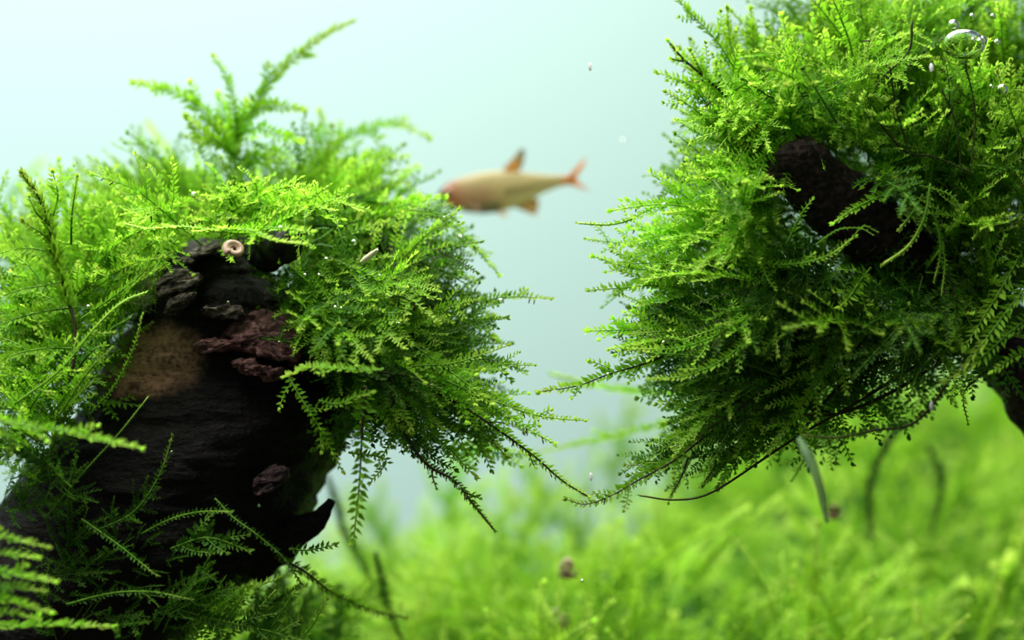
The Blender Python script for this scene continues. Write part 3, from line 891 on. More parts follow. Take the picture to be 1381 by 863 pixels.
# growth at the stump's foot, against the bright carpet
c, r = moss('moss_clump', 'dark green spiky moss at the foot of the stump against the bright carpet', (330, 880, 30.5))
spread(c, [(330, 870, 31, 380, 800, 31, 10, 26, 20), (260, 850, 30, 330, 800, 30, 8, 20, 18), (390, 870, 32, 420, 790, 32.6, 8, 22, 22),
           (420, 900, 33, 470, 800, 33, 6, 22, 22)], r, old_shade=.6, yj=.3, seed=6)
for k, (pts, kw) in enumerate([
    ([(240, 822, 29.2), (300, 838, 29.1), (350, 848, 29.1), (410, 864, 29.1)], dict(leaf=.1, branches=6, blen=.5, leafm=LEAF_OLD_SHADE)),
    ([(300, 845, 29.2), (320, 815, 29.2), (335, 792, 29.2)], dict(leaf=.1)),
    ([(330, 850, 29.2), (350, 820, 29.2), (372, 795, 29.2)], dict(leaf=.1, leafm=LEAF_OLD_SHADE)),
    ([(360, 855, 29.2), (380, 825, 29.2), (398, 795, 29.2)], dict(leaf=.1, leafm=LEAF_OLD_SHADE)),
    ([(390, 740, 29.6), (415, 742, 29.5), (450, 735, 29.5)], dict(leaf=.09, leafm=LEAF_OLD_SHADE)),
    ([(370, 750, 30), (410, 770, 30.2), (450, 800, 30.6), (500, 822, 31), (545, 832, 31.4)], dict(leaf=.1, stem=STEM_BROWN, r0=.018, rhizoids=4)),
    ([(507, 744, 33), (516, 790, 33), (528, 830, 33), (545, 870, 33)], dict(leaf=.1, stem=STEM_BROWN, leafm=LEAF_OLD_SHADE, r0=.02, r1=.016)),
    ([(440, 640, 35), (455, 680, 35), (465, 720, 35), (492, 765, 35), (510, 810, 35)], dict(leaf=.1, stem=STEM_BROWN, leafm=LEAF_OLD_SHADE, r0=.024, r1=.018)),
    ([(395, 870, 29.4), (420, 845, 29.4), (440, 810, 29.4)], dict(leaf=.09)),
]):
    hero(c, r, pts, 200 + k, **kw)

# ------------------------------------------------------------------ moss on the branch
c, r = moss('moss_clump', 'bushy bright moss clump above the blunt end of the driftwood branch', (1080, 260, 30.8))
spread(c, [
    (1060, 190, 30.8, 975, 90, 30.6, 15, 30, 22), (1090, 170, 31.0, 1040, 70, 31.0, 13, 34, 24), (1050, 220, 30.4, 970, 155, 30.2, 18, 30, 20),
    (1130, 140, 31.0, 1115, 50, 31.0, 14, 36, 24), (1030, 260, 30.2, 955, 230, 30.0, 16, 26, 18), (1010, 300, 30.2, 910, 290, 30.0, 18, 30, 24),
    (1030, 150, 30.2, 1010, 170, 29.0, 18, 40, 40), (1100, 170, 29.8, 1080, 100, 29.0, 20, 40, 36), (1150, 180, 29.8, 1180, 120, 29.0, 18, 36, 36),
    (1000, 250, 29.6, 980, 280, 28.9, 16, 36, 30), (1030, 300, 29.6, 1000, 330, 28.8, 16, 30, 30), (1150, 120, 30.4, 1180, 40, 30.0, 18, 36, 30),
    (980, 340, 30.0, 880, 350, 29.8, 18, 30, 26), (1010, 180, 30.6, 945, 125, 30.4, 8, 22, 16),
], r, old_shade=.10, yj=.35, seed=7)
filler_part(c, r, [(1070, 165, 31.2, 90, 80, .7), (1010, 280, 30.8, 70, 90, .6), (1140, 110, 31.2, 90, 90, .7)], 300, 24, old_shade=False)
for k, (pts, kw) in enumerate([
    ([(1010, 130, 30.2), (970, 60, 30.1), (935, 22, 30.1), (908, -8, 30.1)], dict(leaf=.11, branches=4, blen=.35)),
    ([(1000, 110, 30.3), (985, 60, 30.3), (981, 14, 30.3)], dict(leaf=.11, ang=45)),
    ([(1020, 110, 30.4), (1016, 60, 30.4), (1013, 14, 30.4)], dict(leaf=.11, branches=2, blen=.3)),
    ([(1065, 120, 30.2), (1065, 70, 30.1), (1055, 22, 30.1)], dict(leaf=.11, branches=3, blen=.35)),
    ([(1100, 100, 30.4), (1095, 60, 30.4), (1098, 32, 30.4)], dict(leaf=.11, branches=2, blen=.3)),
    ([(1150, 70, 30), (1125, 35, 30), (1105, 10, 30), (1085, -10, 30)], dict(leaf=.1, branches=2, blen=.3)),
    ([(1170, 50, 30), (1160, 10, 30), (1165, -30, 30)], dict(leaf=.1, branches=4, blen=.4)),
    ([(980, 130, 30.0), (945, 100, 29.9), (920, 78, 29.9), (903, 58, 29.9)], dict(leaf=.10, stem=STEM_BROWN, r0=.018, r1=.016, branches=4, blen=.35)),
    ([(970, 160, 29.9), (930, 115, 29.8), (888, 98, 29.8)], dict(leaf=.1, branches=4, blen=.3)),
    ([(980, 190, 29.9), (940, 150, 29.8), (900, 125, 29.8)], dict(leaf=.1, branches=4, blen=.35)),
    ([(990, 260, 29.8), (950, 225, 29.7), (920, 205, 29.7)], dict(leaf=.1, branches=4, blen=.35)),
    ([(960, 290, 29.6), (920, 262, 29.5), (893, 238, 29.5)], dict(leaf=.1, branches=3, blen=.35)),
    ([(920, 268, 29.5), (880, 280, 29.5), (850, 296, 29.5), (820, 303, 29.5), (780, 301, 29.5)], dict(leaf=.06, r0=.012, r1=.012, tip0=.5, ang=45)),
    ([(950, 380, 29.7), (900, 365, 29.6), (850, 362, 29.6), (802, 346, 29.6)], dict(leaf=.11, branches=6, blen=.45)),
    ([(940, 390, 29.6), (880, 385, 29.5), (845, 388, 29.5), (797, 391, 29.5)], dict(leaf=.10, branches=4, blen=.35)),
    ([(1010, 345, 28.8), (1040, 356, 28.7), (1080, 355, 28.7), (1120, 343, 28.6), (1152, 320, 28.6)], dict(leaf=.075, r0=.014, r1=.010, tip0=.35, branches=2, blen=.3)),
    ([(1205, 258, 28.9), (1175, 270, 28.8), (1150, 283, 28.7), (1126, 300, 28.7)], dict(leaf=.11, r0=.013, r1=.016, tip0=.45, ang=40, wr=.2)),
    ([(1150, 320, 28.6), (1165, 305, 28.5), (1182, 312, 28.5)], dict(leaf=.03, r0=.008, tip0=.3)),
    ([(1100, 330, 28.6), (1130, 310, 28.5), (1160, 308, 28.5), (1176, 316, 28.5)], dict(leaf=.03, r0=.008, tip0=.3)),
    ([(1060, 330, 28.8), (1080, 290, 28.9), (1095, 270, 28.9)], dict(leaf=.07, tip0=.2)),
]):
    kw.setdefault('face', (0, -.85, .5))
    hero(c, r, pts, 220 + k, **kw)

c, r = moss('moss_clump', 'dense moss clump along the right edge behind the driftwood branch', (1330, 420, 31.6))
spread(c, [
    (1230, 130, 31.2, 1220, 30, 31.0, 20, 36, 30), (1300, 120, 31.2, 1300, 30, 31.0, 20, 36, 30), (1375, 110, 31.2, 1385, 30, 31.0, 22, 30, 30),
    (1230, 200, 30.6, 1260, 130, 29.8, 20, 36, 34), (1300, 210, 30.8, 1330, 130, 30.0, 20, 36, 34), (1370, 220, 30.8, 1370, 150, 30.0, 14, 36, 30),
    (1270, 280, 30.4, 1290, 200, 29.6, 20, 36, 34), (1340, 300, 30.6, 1340, 210, 29.8, 20, 36, 34), (1290, 350, 30.2, 1300, 280, 29.4, 18, 34, 34),
    (1360, 370, 30.4, 1350, 290, 29.6, 16, 34, 34), (1280, 60, 31.4, 1290, -30, 31.4, 14, 40, 26), (1190, 120, 30.8, 1200, 60, 30.2, 14, 36, 30),
    (1330, 420, 30.2, 1320, 350, 29.4, 16, 34, 30), (1210, 220, 30.2, 1230, 260, 29.3, 10, 26, 26),
], r, old_shade=.25, yj=.35, seed=8)
filler_part(c, r, [(1280, 130, 31.8, 110, 130, .6), (1370, 90, 31.8, 50, 110, .4), (1330, 280, 31.6, 80, 120, .6), (1150, 300, 31.9, 90, 80, .4)], 390, 25, old_shade=False)
for k, (pts, kw) in enumerate([
    ([(1255, 248, 28.8), (1246, 295, 28.6), (1225, 332, 28.5), (1192, 356, 28.5)], dict(leaf=.07, r0=.014, r1=.018, tip0=.55, ang=45, dorsal=0)),
    ([(1245, 262, 28.8), (1232, 285, 28.7), (1214, 308, 28.7)], dict(leaf=.07, r0=.010, r1=.014, tip0=.45, dorsal=0)),
    ([(1250, 260, 28.8), (1266, 310, 28.7), (1268, 345, 28.7), (1260, 378, 28.7)], dict(leaf=.05, r0=.010, r1=.010, tip0=.3, dorsal=0)),
    ([(1262, 300, 28.8), (1274, 350, 28.7), (1270, 395, 28.7)], dict(leaf=.04, r0=.009, r1=.009, tip0=.3, dorsal=0)),
    ([(1240, 250, 28.9), (1280, 262, 28.8), (1298, 284, 28.8)], dict(leaf=.05, r0=.010, r1=.010, tip0=.4, dorsal=0)),
    ([(1185, 165, 29.0), (1222, 205, 29.0), (1260, 212, 29.0), (1310, 232, 29.0)], dict(leaf=.04, stem=STEM_BROWN, leafm=LEAF_OLD_SHADE, r0=.013, r1=.010)),
    ([(1200, 90, 29.0), (1210, 150, 29.0), (1226, 205, 29.0)], dict(leaf=.06, stem=STEM_BROWN, leafm=LEAF_OLD_SHADE, r0=.010, r1=.010)),
    ([(1270, 120, 29.0), (1290, 170, 29.0), (1296, 230, 29.0)], dict(leaf=.03, stem=STEM_BROWN, leafm=LEAF_OLD_SHADE, r0=.008, r1=.008)),
    ([(1300, 80, 29.2), (1315, 150, 29.2), (1310, 220, 29.2)], dict(leaf=.04, stem=STEM_BROWN, leafm=LEAF_OLD_SHADE, r0=.008, r1=.008)),
    ([(1400, 370, 28.6), (1365, 410, 28.5), (1335, 450, 28.4), (1305, 490, 28.4)], dict(leaf=.14, spacing=.06, r0=.012, wr=.15, tip0=.3, ang=50)),
    ([(1400, 420, 28.6), (1360, 450, 28.5), (1320, 485, 28.4), (1278, 512, 28.4)], dict(leaf=.13, spacing=.06, r0=.012, wr=.15, tip0=.25, ang=50)),
    ([(1375, 345, 28.8), (1350, 390, 28.7), (1325, 430, 28.6), (1303, 465, 28.6)], dict(leaf=.14, spacing=.06, r0=.012, wr=.15, tip0=.3, ang=50)),
    ([(1400, 470, 28.6), (1370, 480, 28.5), (1340, 500, 28.5)], dict(leaf=.1, tip0=.2)),
    ([(1230, 30, 29.4), (1225, 70, 29.3), (1190, 105, 29.2), (1165, 150, 29.2)], dict(leaf=.05, stem=STEM_BROWN, r0=.014, r1=.010)),
]):
    kw.setdefault('face', (0, -.85, .5))
    hero(c, r, pts, 250 + k, **kw)

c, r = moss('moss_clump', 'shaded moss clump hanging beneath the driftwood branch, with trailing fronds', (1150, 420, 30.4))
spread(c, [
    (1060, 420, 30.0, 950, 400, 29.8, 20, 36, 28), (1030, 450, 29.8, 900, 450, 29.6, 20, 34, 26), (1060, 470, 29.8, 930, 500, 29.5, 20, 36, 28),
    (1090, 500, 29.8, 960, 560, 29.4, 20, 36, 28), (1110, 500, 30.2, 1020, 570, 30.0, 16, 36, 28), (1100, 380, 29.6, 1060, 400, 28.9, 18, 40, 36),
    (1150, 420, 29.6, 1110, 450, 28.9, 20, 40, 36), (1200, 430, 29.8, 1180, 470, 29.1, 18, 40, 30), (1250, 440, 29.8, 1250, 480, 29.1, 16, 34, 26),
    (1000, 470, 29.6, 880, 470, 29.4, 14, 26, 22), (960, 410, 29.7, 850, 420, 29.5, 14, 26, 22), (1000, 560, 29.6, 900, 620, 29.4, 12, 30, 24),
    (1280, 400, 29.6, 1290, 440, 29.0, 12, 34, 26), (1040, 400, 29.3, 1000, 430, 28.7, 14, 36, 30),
], r, old_shade=.72, yj=.3, seed=9)  # mostly dark leaves, painting in the shade below the branch
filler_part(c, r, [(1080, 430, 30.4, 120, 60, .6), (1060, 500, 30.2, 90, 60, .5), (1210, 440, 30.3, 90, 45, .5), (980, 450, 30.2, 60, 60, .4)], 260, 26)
for k, (pts, kw) in enumerate([
    ([(1045, 400, 28.8), (1035, 425, 28.7), (985, 478, 28.6), (930, 505, 28.5), (878, 511, 28.5)], dict(leaf=.09, r0=.012, tip0=.4, branches=3, blen=.4)),
    ([(1000, 430, 28.8), (960, 455, 28.7), (910, 470, 28.6), (850, 470, 28.6)], dict(leaf=.08, r0=.012, tip0=.4, branches=4, blen=.4)),
    ([(920, 470, 29.4), (870, 490, 29.2), (820, 505, 29.1), (780, 520, 29.0), (730, 528, 29.0)], dict(leaf=.11, stem=STEM_BROWN, branches=4, blen=.35, tip0=.15)),
    ([(930, 450, 29.4), (870, 445, 29.3), (795, 446, 29.3)], dict(leaf=.12, branches=6, blen=.4)),
    ([(1000, 540, 31.5), (900, 570, 32.5), (820, 590, 33), (720, 612, 33)], dict(leaf=.1, branches=3, blen=.35, tip0=.4)),
    ([(960, 530, 31), (880, 530, 32), (800, 520, 33), (745, 505, 33)], dict(leaf=.1, r0=.02, r1=.02)),
    ([(960, 580, 29.2), (910, 620, 29.0), (860, 648, 28.9), (825, 668, 28.9), (790, 680, 28.9), (766, 674, 28.9)], dict(leaf=.10, branches=5, blen=.4, rhizoids=7, tip0=.2, stem=STEM_BROWN)),
    ([(1240, 490, 29.4), (1160, 540, 29.3), (1090, 580, 29.2), (1040, 612, 29.2), (960, 664, 29.2), (910, 674, 29.2), (862, 668, 29.2)], dict(leaf=.03, stem=STEM_BROWN, leafm=LEAF_OLD_SHADE, r0=.016, r1=.011)),
    ([(1230, 480, 29.6), (1160, 500, 29.6), (1110, 545, 29.6), (1080, 585, 29.6)], dict(leaf=.06, stem=STEM_BROWN, leafm=LEAF_OLD_SHADE, r0=.020, r1=.018, bare=.5)),
    ([(1250, 500, 29.4), (1200, 530, 29.4), (1130, 558, 29.4), (1065, 558, 29.4)], dict(leaf=.05, stem=STEM_BROWN, leafm=LEAF_OLD_SHADE, r0=.02, r1=.014)),
    ([(1285, 505, 28.6), (1256, 548, 28.4), (1225, 574, 28.3), (1180, 580, 28.3), (1130, 590, 28.3), (1084, 587, 28.3)], dict(leaf=.075, spacing=.06, stem=STEM_BROWN, leafm=LEAF_OLD_SHADE, r0=.016, r1=.012, wr=.36, ang=70, rhizoids=2)),
    ([(1020, 550, 29.3), (960, 590, 29.2), (900, 625, 29.2), (850, 640, 29.2)], dict(leaf=.09, branches=5, blen=.45, leafm=LEAF_OLD_SHADE)),
    ([(930, 610, 29.1), (920, 640, 29.0), (905, 668, 29.0)], dict(leaf=.04, stem=STEM_BROWN, r0=.012)),
    ([(960, 600, 29.1), (965, 625, 29.1), (950, 650, 29.1)], dict(leaf=.05, stem=STEM_BROWN, r0=.010)),
    ([(1000, 390, 29.2), (1020, 350, 29.0), (1010, 300, 29.0)], dict(leaf=.09, branches=4, blen=.4)),
    ([(1330, 500, 29), (1300, 530, 29), (1305, 570, 29)], dict(leaf=.05, stem=STEM_BROWN, r0=.010)),
    ([(1270, 470, 28.9), (1240, 500, 28.8), (1225, 540, 28.8)], dict(leaf=.07, leafm=LEAF_OLD_SHADE)),
]):
    kw.setdefault('face', (0, -.85, .5))
    hero(c, r, pts, 270 + k, **kw)
#@@CARPET
# ------------------------------------------------------------------ moss ground behind
def hill(x, Y):
    """height (cm) of the mossy ground at x cm, depth Y cm"""
    side = 1 / (1 + math.exp(-(x - 2.6) * 1.0))
    bump = .22 * math.sin(x * 1.1 + 1) + .16 * math.sin(x * 2.3 + Y * .6) - .5 * math.exp(-((x + 3.2) / 1.0) ** 2)
    f = min(max((Y - 33.0) / 8.0, 0.0), 1.0)
    back = max(0.0, Y - 41.0)
    return -4.75 + bump - .28 * (1 - side) + 1.0 * f - (1 - side) * .25 * back + side * (.9 * f + .30 * back - .014 * back * back)


root = np.array([2.0, 42.0, -9.0])
md = thing('moss_ground', 'low mound of bright moss carpet spread across the ground in the background', 'moss', root)
gx, gy = np.linspace(-12, 16, 60), np.linspace(33.2, 52, 36)
V = [np.array([x, y, hill(x, y) - .45 + .15 * mnoise.noise(Vector((x, y, 0)))]) - root for y in gy for x in gx]
F = [(j * 60 + i, j * 60 + i + 1, j * 60 + i + 61, j * 60 + i + 60) for j in range(35) for i in range(59)]
nb = len(V)
V += [np.array([x, y, -9.0]) - root for y in gy for x in gx]
for i in range(59):
    F += [(i, nb + i, nb + i + 1, i + 1), (35 * 60 + i, 35 * 60 + i + 1, nb + 35 * 60 + i + 1, nb + 35 * 60 + i)]
for j in range(35):
    F += [(j * 60, (j + 1) * 60, nb + (j + 1) * 60, nb + j * 60), (j * 60 + 59, nb + j * 60 + 59, nb + (j + 1) * 60 + 59, (j + 1) * 60 + 59)]
link('ground', mesh_from('ground', V, F, [MOUND], None, None, True), md)
rg = np.random.default_rng(77)
far = stock('far')
cnt = 0
VV, FF, MM, TT, off = [], [], [], [], 0
for i in range(760):
    Y = 33.4 + 15 * rg.random() ** 1.5
    x = rg.uniform(-9.5 if rg.random() < .2 else -3.6, 11.0)
    if x > 4.8 + (Y - 34) * .25 and Y < 38.5 and rg.random() < .6:  # fronds thinned so bare dark ground stands in for the branch clump's shadow
        continue
    z = hill(x, Y) - .25
    d = np.array([rg.normal(.45 if x > 2.5 else -.15, .75), rg.normal(-.2, .5), rg.uniform(.1, .95)])
    L = rg.uniform(.6, 1.25)
    R = orient(d, np.array([0, -.7, .7]) + rg.normal(0, .4, 3)) * L
    me, l0, arr = far[rg.integers(9)]
    p = np.array([x, Y, z]) - root
    if cnt < 300 and rg.random() < .55 and abs(x - .5) < Y * .2 + 1:
        o = link('frond', me, md)
        o.matrix_local = Matrix([[*R[q], p[q] * CM] for q in range(3)] + [[0, 0, 0, 1]])
        cnt += 1
    else:
        V, F, M, T = arr
        VV.append(V @ R.T + p); FF.append(F + off); MM.append(M); TT.append(np.clip(T + rg.uniform(-.45, .15), 0, 1)); off += len(V)
o = link('foliage', mesh_from('foliage', np.vstack(VV), np.vstack(FF), [STEM, LEAF_BACK, RHIZOID], np.concatenate(MM), np.concatenate(TT)), md)
tag(o, kind='stuff')
for k, (pts, kw) in enumerate([
    ([(840, 800, 34.5), (900, 752, 34.5), (960, 715, 34.6), (1006, 686, 34.8)], dict(r0=.016, r1=.016, tip0=.5)),
    ([(930, 800, 34.5), (960, 750, 34.6), (1010, 705, 34.8), (1050, 670, 35)], dict(r0=.016, r1=.016, tip0=.4)),
    ([(1060, 830, 34.5), (1090, 780, 34.6), (1135, 735, 34.8)], dict(tip0=.4, branches=2, blen=.5)),
    ([(540, 850, 34.5), (600, 832, 34.4), (690, 826, 34.4)], dict(tip0=.5, branches=1, blen=.5)),
    ([(620, 880, 34.2), (660, 850, 34.2), (712, 832, 34.3)], dict(tip0=.5)),
    ([(480, 800, 36), (540, 790, 36), (615, 797, 36)], dict(tip0=.4, branches=2, blen=.5)),
    ([(680, 770, 36), (740, 795, 35.8), (820, 805, 35.6)], dict(tip0=.5, branches=2, blen=.4)),
    ([(1215, 570, 35), (1190, 610, 35), (1172, 660, 35), (1176, 725, 35)], dict(stem=STEM_BROWN, leafm=LEAF_OLD_SHADE, r0=.03, r1=.03)),
    ([(1250, 600, 36), (1270, 650, 36), (1255, 720, 36)], dict(stem=STEM_BROWN, leafm=LEAF_OLD_SHADE, r0=.02, r1=.02)),
    ([(1320, 900, 35), (1345, 820, 35), (1365, 750, 35), (1385, 690, 35)], dict(leaf=.16, tip0=.2)),
    ([(1300, 900, 34), (1330, 850, 34), (1350, 790, 34)], dict(leaf=.14, tip0=.4)),
    ([(1210, 890, 34), (1235, 850, 34), (1240, 815, 34)], dict(tip0=.6)),
    ([(600, 720, 41), (615, 650, 41), (640, 590, 41)], dict(leaf=.15, branches=5, blen=.8, tip0=.3)),
    ([(720, 720, 42), (725, 660, 42), (700, 610, 42)], dict(leaf=.15, branches=5, blen=.8, tip0=.3)),
    ([(820, 680, 43), (840, 600, 43), (850, 535, 43)], dict(leaf=.15, branches=5, blen=.8, tip0=.3)),
    ([(900, 660, 43), (930, 590, 43), (970, 540, 43)], dict(leaf=.15, branches=5, blen=.8, tip0=.3)),
    ([(520, 740, 40), (500, 690, 40), (470, 660, 40)], dict(leaf=.15, branches=4, blen=.7, tip0=.3)),
    ([(1010, 620, 44), (1040, 550, 44), (1090, 500, 44)], dict(leaf=.15, branches=5, blen=.8, tip0=.3)),
]):
    kw.setdefault('leaf', .11); kw.setdefault('leafm', LEAF_BACK)
    hero(md, root, pts, 320 + k, **kw)
#@@SMALL
# ------------------------------------------------------------------ fish
YF = 34.6
FR = px(690, 258, YF)
fish = thing('fish', 'small olive and orange fish with a forked orange tail, swimming in open water', 'fish', FR)


def fish_mat():
    m, nt, out = new_mat('fish_skin')
    N = nt.nodes
    at = N.new('ShaderNodeAttribute'); at.attribute_name = 'col'
    tc = N.new('ShaderNodeTexCoord')
    nz = N.new('ShaderNodeTexVoronoi'); nz.inputs['Scale'].default_value = 1100.0
    nt.links.new(tc.outputs['Object'], nz.inputs['Vector'])
    mx = N.new('ShaderNodeMixRGB'); mx.blend_type = 'MULTIPLY'; mx.inputs['Fac'].default_value = .25
    nt.links.new(at.outputs['Color'], mx.inputs[1]); nt.links.new(nz.outputs['Distance'], mx.inputs[2])
    pb = N.new('ShaderNodeBsdfPrincipled'); pb.inputs['Roughness'].default_value = .35
    nt.links.new(mx.outputs[0], pb.inputs['Base Color'])
    tr = N.new('ShaderNodeBsdfTranslucent'); nt.links.new(at.outputs['Color'], tr.inputs['Color'])
    ms = N.new('ShaderNodeMixShader'); ms.inputs['Fac'].default_value = .62
    nt.links.new(pb.outputs[0], ms.inputs[1]); nt.links.new(tr.outputs[0], ms.inputs[2])
    nt.links.new(ms.outputs[0], out.inputs[0])
    return m


FSKIN = fish_mat()
sec = [(590, 262, 265), (594, 256, 271), (602, 248, 278), (615, 242, 283), (632, 236, 287), (650, 232, 288.5), (668, 230, 287), (684, 230, 283),
       (700, 231.5, 277), (716, 233, 269), (732, 235, 261), (748, 236, 254), (762, 236.5, 250), (772, 236, 249)]
V, Cc = [], []
nu = 28
cs = np.array(sec, float)
uu = np.linspace(0, len(cs) - 1, 54)
for u_ in uu:
    x, yt, yb = [np.interp(u_, np.arange(len(cs)), cs[:, k]) for k in range(3)]
    cyy, h = (yt + yb) / 2, (yb - yt) / 2
    wd = h * YF / FPX * .46
    for k in range(nu):
        a = 2 * math.pi * k / nu
        p = px(x, cyy - h * math.sin(a), YF) + np.array([0, -wd * math.cos(a), 0])
        V.append(p - FR)
        f = (x - 590) / 180; g = math.sin(a)
        c0 = np.array([.64, .56, .33])
        if x < 680:                                     # brown flank over the gut, rosy head
            wgt = np.clip((680 - x) / 25, 0, 1) * np.clip(.9 - g * 1.2, 0, 1)
            c0 = c0 * (1 - wgt) + np.array([.48, .33, .22]) * wgt
            hd = np.clip((628 - x) / 22, 0, 1)
            c0 = c0 * (1 - hd) + np.array([.55, .27, .18]) * hd
            if g < -.6 and 630 < x < 676: c0 = np.array([.26, .27, .20])
        else:
            lt = np.clip((x - 680) / 20, 0, 1) * np.clip(-.1 - g * 1.1, 0, 1) * 1.0
            c0 = c0 * (1 - lt) + np.array([.80, .80, .55]) * lt
            if abs(g + .12) < .18: c0 = c0 * .62
        if x > 752: 
            q = np.clip((x - 752) / 20, 0, 1); c0 = c0 * (1 - q) + np.array([.85, .38, .10]) * q
        if x < 598: c0 = c0 * .45
        Cc.append(c0)
F = []
for i in range(53):
    for k in range(nu):
        a, b = i * nu + k, i * nu + (k + 1) % nu
        F += [(a, b + nu, b), (a, a + nu, b + nu)]
b0 = len(V)
V += [px(588.5, 263.5, YF) - FR, px(773, 242.5, YF) - FR]; Cc += [np.array([.2, .1, .07]), np.array([.85, .38, .10])]
for k in range(nu):
    F.append((b0, k, (k + 1) % nu)); F.append((b0 + 1, 53 * nu + (k + 1) % nu, 53 * nu + k))


def col_mesh(name, V, F, C, mat):
    me = mesh_from(name, np.array(V), np.array(F), [mat], smooth=True)
    a = me.color_attributes.new('col', 'FLOAT_COLOR', 'POINT')
    a.data.foreach_set('color', np.hstack([np.array(C), np.ones((len(C), 1))]).astype(np.float32).ravel())
    return me


link('body', col_mesh('fish_body', V, F, Cc, FSKIN), fish)


def fin(name, base, edge, cbase, ctip, th=.026, yoff=0.0, splay=0.0, label=None):
    """rayed fin between a base line and an outer edge line (same count of photo px)"""
    nr, nl = 14, 6
    B, _ = spline([px(x, y, YF + yoff) for x, y in base], nr)
    E, _ = spline([px(x, y, YF + yoff + splay) for x, y in edge], nr)
    V, C = [], []
    for s in (-1, 1):
        for i in range(nr):
            for j in range(nl):
                f = j / (nl - 1)
                p = B[i] * (1 - f) + E[i] * f
                t = th * (1 - .8 * f) * (.6 + .4 * (i % 2))
                V.append(p + np.array([0, s * t, 0]) - FR)
                C.append(np.array(cbase) * (1 - f) + np.array(ctip) * f)
    F = []
    half = nr * nl
    for i in range(nr - 1):
        for j in range(nl - 1):
            a = i * nl + j
            F += [(a, a + 1, a + nl + 1, a + nl), (half + a, half + a + nl, half + a + nl + 1, half + a + 1)]
    for i in range(nr - 1):
        for j in (0, nl - 1):
            a = i * nl + j
            F.append((a, a + nl, half + a + nl, half + a))
    for j in range(nl - 1):
        for i in (0, nr - 1):
            a = i * nl + j
            F.append((a, a + 1, half + a + 1, half + a))
    o = link(name, col_mesh(name, V, F, C, FSKIN), fish)
    if label: o['label'] = label
    return o


OR, ORL = (.98, .52, .10), (.75, .55, .30)
fin('tail_fin', [(766, 238), (770, 243), (766, 248)], [(791, 211), (786, 226), (777, 240), (787, 251), (797, 258)], (.98, .50, .12), (.98, .56, .20), label='forked orange tail fin')
fin('dorsal_fin', [(676, 231), (687, 232), (698, 233)], [(703, 200), (708, 204), (706, 222)], OR, (.45, .45, .34), label='orange dorsal fin with a dusky tip')
fin('anal_fin', [(692, 279), (704, 274), (718, 266)], [(722, 291), (724, 288), (728, 270)], (.75, .55, .25), (.70, .50, .28))
fin('pelvic_fin', [(668, 286), (675, 285)], [(682, 293), (686, 288)], ORL, ORL, yoff=-.12, splay=-.1)
fin('pelvic_fin', [(668, 286), (675, 285)], [(682, 293), (686, 288)], ORL, ORL, yoff=.12, splay=.1)
fin('pectoral_fin', [(628, 272), (630, 279)], [(648, 278), (645, 287)], (.55, .38, .22), (.60, .45, .30), yoff=-.24, splay=-.1)


def uvs(name, c, r, mat, seg=20, ring=12, squash=(1, 1, 1)):
    V, F = [], []
    for i in range(1, ring):
        th = math.pi * i / ring
        for k in range(seg):
            a = 2 * math.pi * k / seg
            V.append(np.array([math.sin(th) * math.cos(a) * squash[0], math.sin(th) * math.sin(a) * squash[1], math.cos(th) * squash[2]]) * r + c)
    for i in range(ring - 2):
        for k in range(seg):
            a, b = i * seg + k, i * seg + (k + 1) % seg
            F += [(a, a + seg, b + seg), (a, b + seg, b)]
    t = len(V); V += [np.array([0, 0, r * squash[2]]) + c, np.array([0, 0, -r * squash[2]]) + c]
    for k in range(seg):
        F.append((t, k, (k + 1) % seg)); F.append((t + 1, (ring - 2) * seg + (k + 1) % seg, (ring - 2) * seg + k))
    return mesh_from(name, np.array(V), np.array(F), [mat], smooth=True)


EYE = simple_mat('fish_eye', (.55, .33, .22), .2, .5)
PUPIL = simple_mat('fish_pupil', (.01, .01, .01), .1, .6)
for s in (-1, 1):
    e = px(605, 260, YF) - FR + np.array([0, s * .135, 0])
    eo = link('eye', uvs('eye', e, .055, EYE, squash=(1, .5, 1)), fish)
    link('pupil', uvs('pupil', e + np.array([0, s * .012, 0]), .032, PUPIL, squash=(1, .6, 1)), eo)

